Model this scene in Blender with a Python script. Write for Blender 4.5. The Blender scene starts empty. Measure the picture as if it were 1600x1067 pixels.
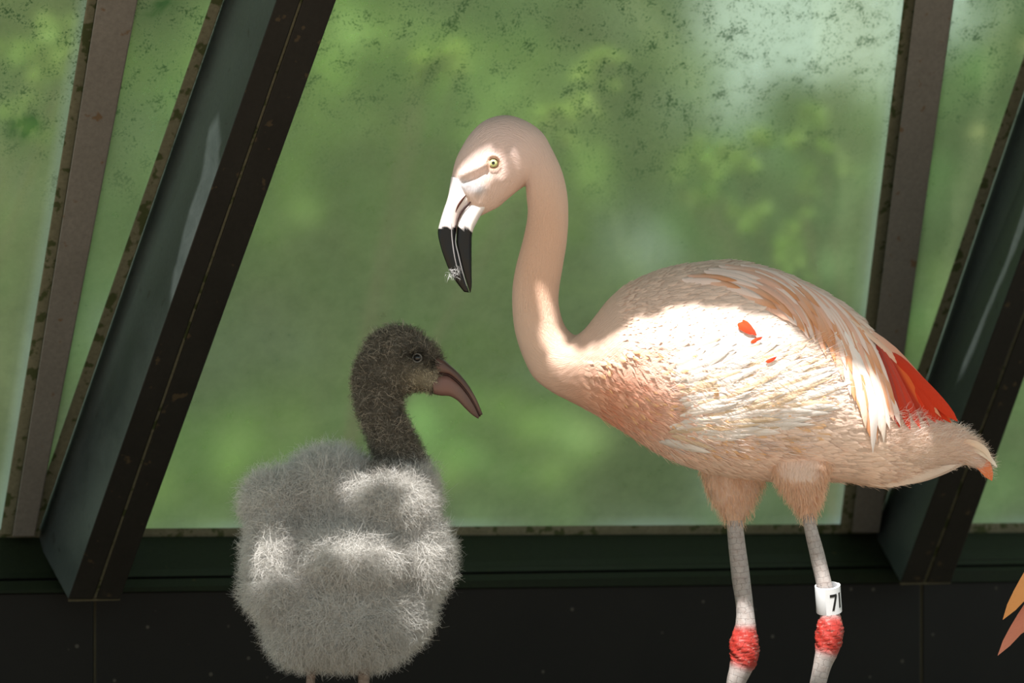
import bpy, bmesh, math, random
import numpy as np
from mathutils import Vector, Matrix
from mathutils.bvhtree import BVHTree

random.seed(4)
rng = np.random.default_rng(7)
S = bpy.context.scene
COL = S.collection

# ------------------------------------------------------------------ camera
CAM = np.array((0.0, -4.0, 0.66))
PX = 0.0002                      # image-plane size of one pixel at unit distance (1600 x 1067 frame)
MM = 0.0008                      # one pixel in metres where the birds stand
cd = bpy.data.cameras.new('camera')
cam = bpy.data.objects.new('camera', cd); COL.objects.link(cam)
cam.location = CAM; cam.rotation_euler = (math.pi / 2, 0, 0)
cd.sensor_width = 36; cd.lens = 112.5
cd.clip_start = 0.05; cd.clip_end = 200
cd.dof.use_dof = True; cd.dof.focus_distance = 3.95; cd.dof.aperture_fstop = 5.6
S.camera = cam

# ------------------------------------------------------------------ light
w = bpy.data.worlds.new('sky'); S.world = w; w.use_nodes = True
bg = w.node_tree.nodes['Background']
bg.inputs[0].default_value = (0.83, 0.95, 0.93, 1); bg.inputs[1].default_value = 0.60
SUNV = np.array((-0.15, -0.46, 0.87)); SUNV = SUNV / np.linalg.norm(SUNV)
sd = bpy.data.lights.new('sun_offscreen', 'SUN'); sd.energy = 6.2; sd.angle = 0.0093; sd.color = (1.0, 0.955, 0.89)
sun = bpy.data.objects.new('sun_offscreen', sd); COL.objects.link(sun)
sun.rotation_euler = Vector(SUNV).to_track_quat('Z', 'Y').to_euler()
sun.location = (0, -3, 5)
S.view_settings.view_transform = 'Standard'; S.view_settings.look = 'None'
S.view_settings.exposure = 0.75; S.view_settings.gamma = 1.0
S.view_settings.use_curve_mapping = False
S.cycles.use_denoising = True
S.cycles.transparent_max_bounces = 16

# ------------------------------------------------------------------ helpers
def lin(c):
    c = np.asarray(c, float) / 255.0
    return np.where(c <= 0.04045, c / 12.92, ((c + 0.055) / 1.055) ** 2.4)
def ray(px, py):
    return np.array(((px - 800) * PX, 1.0, -(py - 533.5) * PX))
def at(px, py, y=0.0):
    """point seen at a pixel, y metres behind the birds' plane"""
    return CAM + ray(px, py) * (y + 4.0)
def pix(P):
    P = np.asarray(P, float); d = P[..., 1] + 4.0
    return np.stack((800 + P[..., 0] / d / PX, 533.5 - (P[..., 2] - CAM[2]) / d / PX), -1)

def setp(o, label=None, cat=None, group=None, kind=None):
    if label: o['label'] = label
    if cat: o['category'] = cat
    if group: o['group'] = group
    if kind: o['kind'] = kind
    return o
def thing(name, loc, label, cat, group=None):
    o = bpy.data.objects.new(name, None); COL.objects.link(o)
    o.location = loc; o.empty_display_size = 0.1
    return setp(o, label, cat, group)
def origin(parent):
    """world location of the thing a part belongs to (parts sit at their thing's origin)"""
    if parent is None: return np.zeros(3)
    while parent.parent is not None: parent = parent.parent
    return np.array(parent.location)
def mesh_obj(name, V, F, mat, parent=None, smooth=True, col=None, flow=None, attrs=None, kind=None, mats=None, fm=None):
    V = np.asarray(V, float) - origin(parent)
    me = bpy.data.meshes.new(name)
    if isinstance(F, np.ndarray):
        k = F.shape[1]; n = len(F)
        me.vertices.add(len(V)); me.vertices.foreach_set('co', V.astype(np.float32).ravel())
        me.loops.add(n * k); me.loops.foreach_set('vertex_index', F.astype(np.int32).ravel())
        me.polygons.add(n)
        me.polygons.foreach_set('loop_start', np.arange(0, n * k, k, dtype=np.int32))
        me.update(calc_edges=True); me.validate()
    else:
        me.from_pydata([tuple(v) for v in V], [], F); me.update()
    if smooth: me.polygons.foreach_set('use_smooth', np.ones(len(me.polygons), bool))
    if col is not None:
        a = me.color_attributes.new('Col', 'FLOAT_COLOR', 'POINT')
        c = np.ones((len(V), 4), np.float32); c[:, :3] = np.clip(col, 0, 1)
        a.data.foreach_set('color', c.ravel())
    if flow is not None:
        a = me.attributes.new('flow', 'FLOAT_VECTOR', 'POINT')
        a.data.foreach_set('vector', np.asarray(flow, np.float32).ravel())
    for kx, vx in (attrs or {}).items():
        a = me.attributes.new(kx, 'FLOAT', 'POINT'); a.data.foreach_set('value', np.asarray(vx, np.float32))
    me.materials.append(mat)
    for m in mats or []: me.materials.append(m)
    if fm is not None: me.polygons.foreach_set('material_index', np.asarray(fm, np.int32))
    o = bpy.data.objects.new(name, me); COL.objects.link(o)
    if parent is not None: o.parent = parent
    if kind: o['kind'] = kind
    return o

def catmull(P, n):
    P = np.asarray(P, float)
    d = np.concatenate(([0], np.cumsum(np.maximum(np.linalg.norm(np.diff(P, axis=0), axis=1), 1e-9))))
    t = np.linspace(0, d[-1], n)
    m = np.gradient(P, d, axis=0)
    i = np.clip(np.searchsorted(d, t, side='right') - 1, 0, len(P) - 2)
    h = (d[i + 1] - d[i])[:, None]; u = ((t - d[i]) / (d[i + 1] - d[i]))[:, None]
    return ((2*u**3 - 3*u**2 + 1) * P[i] + (u**3 - 2*u**2 + u) * h * m[i]
            + (-2*u**3 + 3*u**2) * P[i + 1] + (u**3 - u**2) * h * m[i + 1])

def ring_faces(n, k, cap=True):
    i = np.arange(n - 1)[:, None] * k; j = np.arange(k)[None]; j2 = (j + 1) % k
    F = np.stack((i + j, i + j2, i + k + j2, i + k + j), -1).reshape(-1, 4)
    return F
def loft_pairs(st, n, k, y0=0.0, p=1.0):
    """closed surface through pairs of outline points (top x, top y, bottom x, bottom y, half width px, depth px)"""
    st = np.asarray(st, float)
    if st.shape[1] == 5: st = np.hstack((st, np.zeros((len(st), 1))))
    Q = catmull(st, n)
    T = np.stack(((Q[:, 0] - 800) * MM, np.zeros(n), CAM[2] - (Q[:, 1] - 533.5) * MM), -1)
    B = np.stack(((Q[:, 2] - 800) * MM, np.zeros(n), CAM[2] - (Q[:, 3] - 533.5) * MM), -1)
    a = np.arange(k) / k * 2 * np.pi
    ca, sa = np.cos(a), np.sin(a)
    ca = np.sign(ca) * np.abs(ca) ** p; sa = np.sign(sa) * np.abs(sa) ** p
    c = (T + B) / 2; h = (T - B) / 2
    V = c[:, None] + h[:, None] * ca[None, :, None]
    V[:, :, 1] += y0 + (Q[:, 5] * MM)[:, None] - (Q[:, 4] * MM)[:, None] * sa[None]
    s = np.concatenate(([0], np.cumsum(np.linalg.norm(np.diff(c, axis=0), axis=1)))) / MM
    flow = np.zeros((n, k, 3)); flow[:, :, 0] = s[:, None]
    flow[:, :, 1] = np.minimum(a, 2 * np.pi - a)[None] * ((Q[:, 4] + np.linalg.norm(h, axis=1) / MM) / 2)[:, None]
    flow[:, :, 2] = np.where(a < np.pi, 0.0, 50.0)[None]
    V = V.reshape(-1, 3)
    F = [tuple(f) for f in ring_faces(n, k).tolist()]
    F.append(tuple(range(k - 1, -1, -1))); F.append(tuple(range((n - 1) * k, n * k)))
    return V, F, flow.reshape(-1, 3)
def box_px(A, B, offa, offb):
    """prism: quad A (pixels) on the glazing plane pushed out by offa, quad B by offb"""
    V = [gl(x, y, offa) for x, y in A] + [gl(x, y, offb) for x, y in B]
    n = len(A)
    F = [tuple(range(n)), tuple(range(2 * n - 1, n - 1, -1))]
    for i in range(n): F.append((i, i + n, (i + 1) % n + n, (i + 1) % n))
    return V, F
def tube(P, R, k=16, cap=True, squash=1.0):
    P = np.asarray(P, float); n = len(P)
    V = np.zeros((n, k, 3)); t = np.gradient(P, axis=0); t /= np.linalg.norm(t, axis=1)[:, None]
    yv = np.array((0, 1.0, 0)); a = np.arange(k) / k * 2 * np.pi
    for i in range(n):
        e2 = yv - t[i] * t[i].dot(yv)
        if np.linalg.norm(e2) < 1e-3: e2 = np.array((1.0, 0, 0))
        e2 /= np.linalg.norm(e2); e1 = np.cross(e2, t[i])
        V[i] = P[i] + R[i] * (np.cos(a)[:, None] * e1 + squash * np.sin(a)[:, None] * e2)
    F = [tuple(f) for f in ring_faces(n, k).tolist()]
    F.append(tuple(range(k - 1, -1, -1))); F.append(tuple(range((n - 1) * k, n * k)))
    return V.reshape(-1, 3), F

# ------------------------------------------------------------------ materials
class NT:
    def __init__(s, name):
        s.m = bpy.data.materials.new(name); s.m.use_nodes = True; s.t = s.m.node_tree
        s.b = s.t.nodes['Principled BSDF']; s.out = s.t.nodes['Material Output']
    def n(s, typ, **kw):
        x = s.t.nodes.new('ShaderNode' + typ)
        for k, v in kw.items(): setattr(x, k, v)
        return x
    def l(s, a, b): s.t.links.new(a, b)
    def noise(s, scale, detail=4, rough=0.6, vec=None, dist=0.0):
        x = s.n('TexNoise'); x.inputs['Scale'].default_value = scale; x.inputs['Detail'].default_value = detail
        x.inputs['Roughness'].default_value = rough; x.inputs['Distortion'].default_value = dist
        if vec is None:
            vec = s.n('TexCoord').outputs['Object']
        s.l(vec, x.inputs['Vector']); return x.outputs['Fac']
    def ramp(s, fac, stops):
        r = s.n('ValToRGB'); e = r.color_ramp.elements
        while len(e) < len(stops): e.new(0.5)
        for i, (p, c) in enumerate(stops):
            e[i].position = p; e[i].color = (*c, 1) if len(c) == 3 else c
        s.l(fac, r.inputs['Fac']); return r.outputs['Color']
    def mixc(s, fac, a, b, mode='MIX'):
        x = s.n('Mix', data_type='RGBA', blend_type=mode)
        for v, i in ((fac, 0), (a, 6), (b, 7)):
            if hasattr(v, 'links'): s.l(v, x.inputs[i])
            elif i == 0: x.inputs[0].default_value = v
            else: x.inputs[i].default_value = (*v, 1)
        return x.outputs[2]
    def math(s, op, a, b=None, clamp=False):
        x = s.n('Math', operation=op); x.use_clamp = clamp
        for i, v in enumerate((a, b)):
            if v is None: continue
            if hasattr(v, 'links'): s.l(v, x.inputs[i])
            else: x.inputs[i].default_value = v
        return x.outputs[0]
    def bump(s, h, strength=0.3, dist=0.001):
        x = s.n('Bump'); x.inputs['Strength'].default_value = strength; x.inputs['Distance'].default_value = dist
        s.l(h, x.inputs['Height']); s.l(x.outputs[0], s.b.inputs['Normal']); return x
    def attr(s, name):
        x = s.n('Attribute'); x.attribute_name = name; return x
    def set(s, rough=None, spec=None, col=None, metal=None):
        if rough is not None: s.b.inputs['Roughness'].default_value = rough
        if spec is not None: s.b.inputs['Specular IOR Level'].default_value = spec
        if metal is not None: s.b.inputs['Metallic'].default_value = metal
        if col is not None:
            if hasattr(col, 'links'): s.l(col, s.b.inputs['Base Color'])
            else: s.b.inputs['Base Color'].default_value = (*col, 1)
        return s

def metal_mat(name, c1, c2, rough=0.5, spots=(0.09, 0.055, 0.025), spec=0.4, amount=0.66):
    t = NT(name)
    n1 = t.noise(14, 6, 0.65); n2 = t.noise(160, 5, 0.7); n3 = t.noise(55, 3, 0.5)
    c = t.mixc(n1, c1, c2)
    c = t.mixc(t.ramp(n2, [(0.35, (0, 0, 0)), (0.75, (0.5, 0.5, 0.5))]), c, tuple(0.55 * x for x in c1))
    c = t.mixc(t.ramp(n3, [(amount, (0, 0, 0)), (amount + 0.06, (0.8, 0.8, 0.8))]), c, spots)
    t.set(rough, spec, c); t.bump(n2, 0.25, 0.0008)
    r = t.math('ADD', t.math('MULTIPLY', n1, 0.3), rough - 0.15); t.l(r, t.b.inputs['Roughness'])
    return t.m
M = {}
M['beam_face'] = metal_mat('dark_painted_steel', (0.008, 0.0075, 0.0065), (0.018, 0.016, 0.013), 0.55, (0.05, 0.035, 0.018), 0.2)
M['beam_side'] = metal_mat('blue_grey_steel', (0.018, 0.025, 0.025), (0.070, 0.084, 0.082), 0.42, (0.012, 0.012, 0.011), 0.35)
M['bar_grey'] = metal_mat('brown_grey_aluminium', (0.115, 0.104, 0.092), (0.17, 0.155, 0.137), 0.5, (0.10, 0.055, 0.02))
M['seal'] = metal_mat('weathered_rubber_seal', (0.10, 0.10, 0.06), (0.21, 0.19, 0.13), 0.8, (0.03, 0.045, 0.008), 0.2, 0.55)
M['sill'] = metal_mat('mossy_dark_sill', (0.006, 0.009, 0.005), (0.016, 0.024, 0.010), 0.7, (0.04, 0.035, 0.010), 0.15, 0.72)
M['grout'] = metal_mat('khaki_grout', (0.05, 0.046, 0.028), (0.10, 0.085, 0.05), 0.9)
t = NT('dark_kerb_panel'); n1 = t.noise(9, 5); v = t.n('TexVoronoi', feature='F1'); v.inputs['Scale'].default_value = 26
t.l(t.n('TexCoord').outputs['Object'], v.inputs['Vector'])
c = t.mixc(n1, (0.0045, 0.0045, 0.004), (0.010, 0.0095, 0.008))
c = t.mixc(t.ramp(v.outputs['Distance'], [(0.055, (1, 1, 1)), (0.085, (0, 0, 0))]), c, (0.06, 0.055, 0.045))
t.set(0.5, 0.16, c); t.bump(t.noise(120, 4), 0.2, 0.0006); M['panel'] = t.m
t = NT('sandy_floor'); t.set(0.9, 0.2, t.mixc(t.noise(6, 8), (0.30, 0.22, 0.15), (0.44, 0.34, 0.24))); t.bump(t.noise(90, 5), 0.5, 0.004); M['floor'] = t.m
t = NT('dark_gobo'); t.set(0.9, 0.1, t.mixc(t.noise(5), (0.03, 0.035, 0.03), (0.06, 0.065, 0.055))); M['gobo'] = t.m
t = NT('grass_ground'); t.set(0.9, 0.1, t.mixc(t.noise(8, 6), (0.03, 0.06, 0.015), (0.07, 0.11, 0.03))); M['grass'] = t.m

# dirty greenhouse glass: clear share, algae film, sharp specks, whitish edge bands (attributes of the pane)
def glass_mat():
    t = NT('algae_filmed_glass')
    pale_f = t.attr('pale_edge').outputs['Fac']; alg = t.attr('algae').outputs['Fac']; spk = t.attr('speckle').outputs['Fac']
    n_cl = t.noise(13, 6, 0.65, None, 0.6); alg = t.math('MULTIPLY', alg, t.math('MULTIPLY', t.math('SUBTRACT', n_cl, 0.30, True), 3.2), True)
    n_big = t.noise(5, 5, 0.6); n_mid = t.noise(38, 6, 0.7); n_fine = t.noise(300, 5, 0.75)
    film = t.mixc(n_big, (0.60, 0.68, 0.38), (0.30, 0.42, 0.20))
    film = t.mixc(t.math('MULTIPLY', alg, 1.0, True), film, (0.10, 0.22, 0.08))
    film = t.mixc(t.math('MULTIPLY', pale_f, 0.8, True), film, (0.66, 0.80, 0.76))
    sp = t.math('ADD', n_fine, t.math('MULTIPLY', t.math('SUBTRACT', n_mid, 0.5), 0.9))
    sp = t.ramp(sp, [(0.51, (0, 0, 0)), (0.66, (1, 1, 1))])
    sp = t.math('MULTIPLY', sp, t.math('MULTIPLY', spk, 1.0))
    film = t.mixc(sp, film, (0.075, 0.14, 0.06))
    tr = t.n('BsdfRefraction'); tr.inputs['Color'].default_value = (0.82, 0.97, 0.80, 1); tr.inputs['IOR'].default_value = 1.35; tr.inputs['Roughness'].default_value = 0.2
    tl = t.n('BsdfTranslucent'); t.l(film, tl.inputs[0])
    df = t.n('BsdfDiffuse'); t.l(film, df.inputs[0])
    m1 = t.n('MixShader'); m1.inputs[0].default_value = 0.45; t.l(tl.outputs[0], m1.inputs[1]); t.l(df.outputs[0], m1.inputs[2])
    d = t.math('ADD', 0.46, t.math('MULTIPLY', t.math('SUBTRACT', n_mid, 0.5), 0.30))
    d = t.math('ADD', d, t.math('MULTIPLY', sp, 0.35))
    d = t.math('ADD', d, t.math('MULTIPLY', alg, 0.30))
    d = t.math('ADD', d, t.math('MULTIPLY', pale_f, 0.35), True)
    m2 = t.n('MixShader'); t.l(d, m2.inputs[0]); t.l(tr.outputs[0], m2.inputs[1]); t.l(m1.outputs[0], m2.inputs[2])
    gl_ = t.n('BsdfGlossy'); gl_.inputs['Roughness'].default_value = 0.25
    m3 = t.n('MixShader'); m3.inputs[0].default_value = 0.03; t.l(m2.outputs[0], m3.inputs[1]); t.l(gl_.outputs[0], m3.inputs[2])
    t.l(m3.outputs[0], t.out.inputs['Surface'])
    return t.m
M['glass'] = glass_mat()
t = NT('teal_glass_edge'); t.set(0.15, 0.6, (0.03, 0.20, 0.19)); M['glass_edge'] = t.m

def feather_mat(name, rough=0.75, bump=0.5, barb=True, sheen=0.15):
    t = NT(name); col = t.attr('Col').outputs['Color']; fl = t.attr('flow').outputs['Vector']
    if barb:      # barbs slant away from the shaft
        sx = t.n('SeparateXYZ'); t.l(fl, sx.inputs[0])
        ph = t.math('SUBTRACT', t.math('MULTIPLY', sx.outputs[0], 0.75), t.math('MULTIPLY', t.math('ABSOLUTE', sx.outputs[1]), 1.3))
        cb = t.n('CombineXYZ'); t.l(ph, cb.inputs[0]); t.l(t.math('MULTIPLY', sx.outputs[1], 0.05), cb.inputs[1]); t.l(sx.outputs[2], cb.inputs[2])
        h = t.noise(0.8, 3, 0.6, cb.outputs[0])
    else:
        mp = t.n('Mapping'); t.l(fl, mp.inputs[0]); mp.inputs['Scale'].default_value = (0.12, 0.42, 0.42)
        h = t.noise(1.0, 5, 0.7, mp.outputs[0], 0.5)
    t.set(rough, 0.25, col); t.bump(h, bump, 0.004 if not barb else 0.0016)
    t.b.inputs['Sheen Weight'].default_value = sheen; t.b.inputs['Sheen Roughness'].default_value = 0.6
    return t.m
M['body'] = feather_mat('pink_body_plumage', 0.85, 0.8, False)
M['feather'] = feather_mat('pink_feather', 0.7, 0.5, True)
def col_mat(name, rough=0.6, spec=0.3, trans=0.0, bump=None):
    t = NT(name); t.set(rough, spec, t.attr('Col').outputs['Color'])
    if bump: t.bump(t.noise(bump[0], 4), bump[1], bump[2])
    if trans:
        tl = t.n('BsdfTranslucent'); t.l(t.attr('Col').outputs['Color'], tl.inputs[0])
        m = t.n('MixShader'); m.inputs[0].default_value = trans
        t.l(t.b.outputs[0], m.inputs[1]); t.l(tl.outputs[0], m.inputs[2]); t.l(m.outputs[0], t.out.inputs['Surface'])
    return t.m
M['down'] = col_mat('fluffy_down', 0.8, 0.1, 0.3)
M['bill'] = col_mat('horny_bill', 0.3, 0.3, 0, (300, 0.15, 0.0005))
M['eye'] = col_mat('glossy_eye', 0.08, 0.6)
t = NT('scaly_leg'); fl = t.attr('flow').outputs['Vector']
nv_ = t.n('TexNoise'); nv_.inputs['Scale'].default_value = .12; t.l(fl, nv_.inputs['Vector']); va = t.n('VectorMath', operation='MULTIPLY_ADD'); t.l(nv_.outputs['Color'], va.inputs[0]); va.inputs[1].default_value = (9, 7, 0); t.l(fl, va.inputs[2])
mp = t.n('Mapping'); t.l(va.outputs[0], mp.inputs[0]); mp.inputs['Scale'].default_value = (.7, 1, 1)
br = t.n('TexBrick'); t.l(mp.outputs[0], br.inputs['Vector']); br.inputs['Scale'].default_value = 0.11
br.inputs['Mortar Size'].default_value = 0.05; br.inputs['Mortar Smooth'].default_value = 0.5; br.inputs['Row Height'].default_value = 1.0; br.inputs['Brick Width'].default_value = 1.1
br.inputs['Color1'].default_value = (1, 1, 1, 1); br.inputs['Color2'].default_value = (0.8, 0.8, 0.8, 1); br.inputs['Mortar'].default_value = (0.35, 0.32, 0.3, 1)
nn = t.noise(0.09, 5, 0.7, fl)
c = t.mixc(0.5, t.attr('Col').outputs['Color'], br.outputs['Color'], 'MULTIPLY')
c = t.mixc(t.ramp(t.noise(0.16, 4, 0.7, fl), [(0.56, (0, 0, 0)), (0.66, (0.4, 0.4, 0.4))]), c, (0.55, 0.45, 0.40))
c = t.mixc(t.ramp(nn, [(0.45, (0, 0, 0)), (0.75, (0.6, 0.6, 0.6))]), c, (0.62, 0.46, 0.40), 'MULTIPLY')
t.set(0.42, 0.5, c); t.bump(t.math('ADD', br.outputs['Fac'], t.math('MULTIPLY', nn, -0.5)), 0.5, 0.0012).invert = True; M['leg'] = t.m
t = NT('white_plastic'); t.set(0.35, 0.5, t.mixc(t.noise(60, 4), (0.66, 0.68, 0.72), (0.78, 0.79, 0.82))); M['band'] = t.m
t = NT('black_print'); t.set(0.5, 0.3, (0.01, 0.01, 0.01)); M['print'] = t.m
t = NT('bark'); t.set(0.9, 0.2, t.mixc(t.noise(30, 5), (0.05, 0.035, 0.02), (0.11, 0.08, 0.05))); M['bark'] = t.m
M['leaf'] = col_mat('leaf_green', 0.5, 0.4, 0.4)

# ------------------------------------------------------------------ adult body surface (outline pairs in pixels)
ADULT = [
 (704,283,748,338,15),(707,270,754,336,24),(712,250,764,331,30),(721,231,778,324,35),(735,209,791,313,39),(760,187,803,303,41),
 (792,180,812,296,41),(822,189,818,292,39),(846,206,821,291,37),(864,236,822,298,35),(879,270,823,312,33),
 (886.5,305,824.5,327,32),(888,337,823.5,343,32),(886,374,818,371,33),(880,413,806,417,35),(874,450,800.5,453,37),
 (873,475,801,490,38),(880,503,806,524,40),(890,518,818,560,43),(900,523,834,590,48),(912,515,857,609,56),
 (931,492,890,627,70),(950,468,924,644,84),(972,449,957,663,97),(1002,432.5,995,687,110),(1040,418.5,1032,710,120),
 (1077,412,1072,727,126),(1122,407,1120,741,129),(1160,409,1165,748,128),(1200,418,1205,751,124),(1240,432,1245,752,117),
 (1280,451,1285,752,107),(1318,474,1325,754,94),(1350,500,1368,760,78),(1382,540,1408,754,60),(1412,600,1440,742,46),
 (1445,645,1474,731,34),(1482,664,1500,724,25),(1512,678,1520,728,17),(1535,702,1532,735,9),(1549,728,1543,745,3)]
NA, KA = 640, 128
bodyV, bodyF, bodyFlow = loft_pairs(ADULT, NA, KA)
def seg_d(P, a, b):
    a = np.array(a, float); b = np.array(b, float); d = b - a
    t = np.clip(((P - a) @ d) / (d @ d), 0, 1)
    return np.linalg.norm(P - (a + t[:, None] * d), axis=1)
def g(d, s): return np.exp(-(d / s) ** 2)
P2 = np.stack((800 + bodyV[:, 0] / MM, 533.5 - (bodyV[:, 2] - CAM[2]) / MM), -1)   # side-view coordinates
side = np.clip(np.abs(bodyV[:, 1]) / (20 * MM), 0, 1)
disp = (4.5 * g(seg_d(P2, (722, 274), (760, 258)), 6) - 4.0 * g(np.minimum(seg_d(P2, (725, 286), (744, 280)), seg_d(P2, (744, 280), (762, 268))), 3.5)
        - 3.0 * g(seg_d(P2, (771, 257), (772, 257.5)), 9) + 3.0 * g(np.minimum(1e9, seg_d(P2, (745, 300), (775, 282))), 8)
        + 2.5 * g(seg_d(P2, (755, 320), (762, 300)), 7) - 2.2 * g(seg_d(P2, (785, 240), (781, 275)), 6)
        + 2.5 * g(seg_d(P2, (800, 245), (793, 280)), 8)
        + 3.0 * g(np.abs(np.linalg.norm((P2 - np.array((771, 257))), axis=1) - 12), 2.2))
lump = np.sin(P2[:, 0] * 0.21 + 2 * np.sin(P2[:, 1] * 0.13)) * np.sin(P2[:, 1] * 0.27 + 1.5 * np.sin(P2[:, 0] * 0.17))
disp = disp + 2.2 * lump * g(np.linalg.norm((P2 - np.array((975, 575))) / np.array((85, 40)), axis=1), 1)
bodyV[:, 1] += np.sign(bodyV[:, 1]) * disp * side * MM
_tri = []
for f in bodyF[:-2]: _tri.append(f)
BODY = BVHTree.FromPolygons([Vector(v) for v in bodyV], _tri)
def surf(px, py, ylast=None):
    d = Vector(ray(px, py)).normalized()
    h = BODY.ray_cast(Vector(CAM), d)
    if h[0] is not None: return np.array(h[0]), np.array(h[1])
    p = at(px, py, 0 if ylast is None else ylast)
    return p, np.array((0, -1.0, 0))

# ------------------------------------------------------------------ glazing plane (leans over the birds, right side farther away)
PSI, PHI = math.radians(20), math.radians(30)
GN = np.array((math.sin(PSI) * math.cos(PHI), -math.cos(PSI) * math.cos(PHI), -math.sin(PHI)))
G0 = at(800, 828, 0.80)
def gl(px, py, off=0.0):
    r = ray(px, py); t_ = (GN @ (G0 - CAM) + off) / (GN @ r)
    return CAM + r * t_

# ------------------------------------------------------------------ structure
def grid_pane(name, quad, parent, nx=70, ny=70):
    """6 mm pane: a fine front grid carrying the film, speck and edge attributes, back and edge faces"""
    q = np.array(quad, float)          # tl, tr, br, bl (pixels)
    pts = []
    for j in range(ny + 1):
        for i in range(nx + 1):
            u, v_ = i / nx, j / ny
            pts.append((1-u)*(1-v_)*q[0] + u*(1-v_)*q[1] + u*v_*q[2] + (1-u)*v_*q[3])
    pts = np.array(pts); V = np.array([gl(x, y, 0.003) for x, y in pts])
    F = []
    for j in range(ny):
        for i in range(nx):
            a = j * (nx + 1) + i; F.append((a, a + nx + 1, a + nx + 2, a + 1))
    nf = len(F); c0 = len(V)
    corner = [0, nx, (nx + 1) * (ny + 1) - 1, (nx + 1) * ny]
    Vb = np.array([gl(x, y, -0.003) for x, y in q]); V = np.vstack((V, V[corner], Vb))
    for i in range(4): F.append((c0 + i, c0 + (i + 1) % 4, c0 + 4 + (i + 1) % 4, c0 + 4 + i))
    allp = np.vstack((pts, q, q))
    dr = seg_d(allp, q[1], q[2]); db = seg_d(allp, q[3], q[2]); dl = seg_d(allp, q[0], q[3])
    pale_f = 0.7 * g(db, 13) * (0.6 + 0.4 * np.sin(allp[:, 0] * 0.02)) + 0.8 * g(dr, 14) + 0.12 * g(db, 45)  # pane whiter in narrow bands along its bottom and right edges
    alg = 0
    for (x, y), (sx, sy), k_ in (((40, 200), (35, 25), .9), ((250, 10), (40, 25), .9)):
        alg = alg + 1.7 * k_ * g(np.linalg.norm((allp - (x, y)) / (sx, sy), axis=1), 1)
    spk = 0.15 + 0.85 / (1 + np.exp((allp[:, 1] - 260 - 50 * np.sin(allp[:, 0] / 130)) / 60))
    o = mesh_obj(name, V, F, M['glass'], parent, smooth=False, attrs={'pale_edge': pale_f, 'algae': alg, 'speckle': spk},
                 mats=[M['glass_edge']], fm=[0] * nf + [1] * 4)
    return o
def prism(name, A, B, oa, ob, mat, parent=None, fm=None, mats=None, bevel=0.0015):
    V, F = box_px(A, B, oa, ob)
    o = mesh_obj(name, V, F, mat, parent, smooth=False, mats=mats, fm=fm)
    if bevel:
        b = o.modifiers.new('edge', 'BEVEL'); b.width = bevel; b.segments = 2; b.limit_method = 'ANGLE'
    return o
def ln(p, q, y):          # x on the line through two pixels, at row y
    return p[0] + (q[0] - p[0]) * (y - p[1]) / (q[1] - p[1])
TOP = -520
def strip(l, r, y0, y1):  # quad between two lines
    return [(ln(*l, y0), y0), (ln(*r, y0), y0), (ln(*r, y1), y1), (ln(*l, y1), y1)]
win_n = 0
def window(quad, label):
    global win_n; win_n += 1
    o = grid_pane('window_%d' % win_n, quad, None)
    setp(o, label, 'window', None, 'structure'); return o
L_back = ((347, 0), (55, 840)); L_fl = ((432, 0), (105, 940)); L_fr = ((525, 0), (188, 935)); L_joint = ((471, 0), (147, 938))
R_back = ((1533, 335), (1365, 830)); R_fl = ((1591, 411), (1408, 906)); R_fr = ((1600, 590), (1484, 914)); R_joint = ((1599, 494), (1444, 912))
LB_l, LB_r, LB_s = ((152, 0), (19, 838)), ((215, 0), (54, 838)), ((136, 0), (0, 832))
RB_l, RB_r, RB_s = ((1430, 0), (1331, 832)), ((1490, 0), (1374, 832)), ((1412, 0), (1311, 832))
def yb(x): return 828 - 0.0052 * x     # bottom edge of the panes
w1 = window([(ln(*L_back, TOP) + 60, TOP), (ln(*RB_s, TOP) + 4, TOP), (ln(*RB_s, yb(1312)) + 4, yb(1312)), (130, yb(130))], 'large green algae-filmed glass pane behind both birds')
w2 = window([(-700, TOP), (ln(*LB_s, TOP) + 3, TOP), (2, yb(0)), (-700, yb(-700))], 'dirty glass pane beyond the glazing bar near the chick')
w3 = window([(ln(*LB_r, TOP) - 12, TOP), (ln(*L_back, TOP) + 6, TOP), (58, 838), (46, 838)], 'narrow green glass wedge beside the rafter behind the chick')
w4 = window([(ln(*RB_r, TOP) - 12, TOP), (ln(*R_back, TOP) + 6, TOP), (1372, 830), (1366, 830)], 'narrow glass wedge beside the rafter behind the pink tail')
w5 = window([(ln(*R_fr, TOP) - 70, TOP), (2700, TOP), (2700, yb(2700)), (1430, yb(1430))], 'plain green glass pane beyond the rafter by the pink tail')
trim_n = 0
def trim(A, B, oa, ob, mat, label, fm=None, mats=None):
    global trim_n; trim_n += 1
    o = prism('trim_%d' % trim_n, A, B, oa, ob, mat, None, fm, mats)
    return setp(o, label, 'frame', None, 'structure')
RD = 0.20
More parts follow.
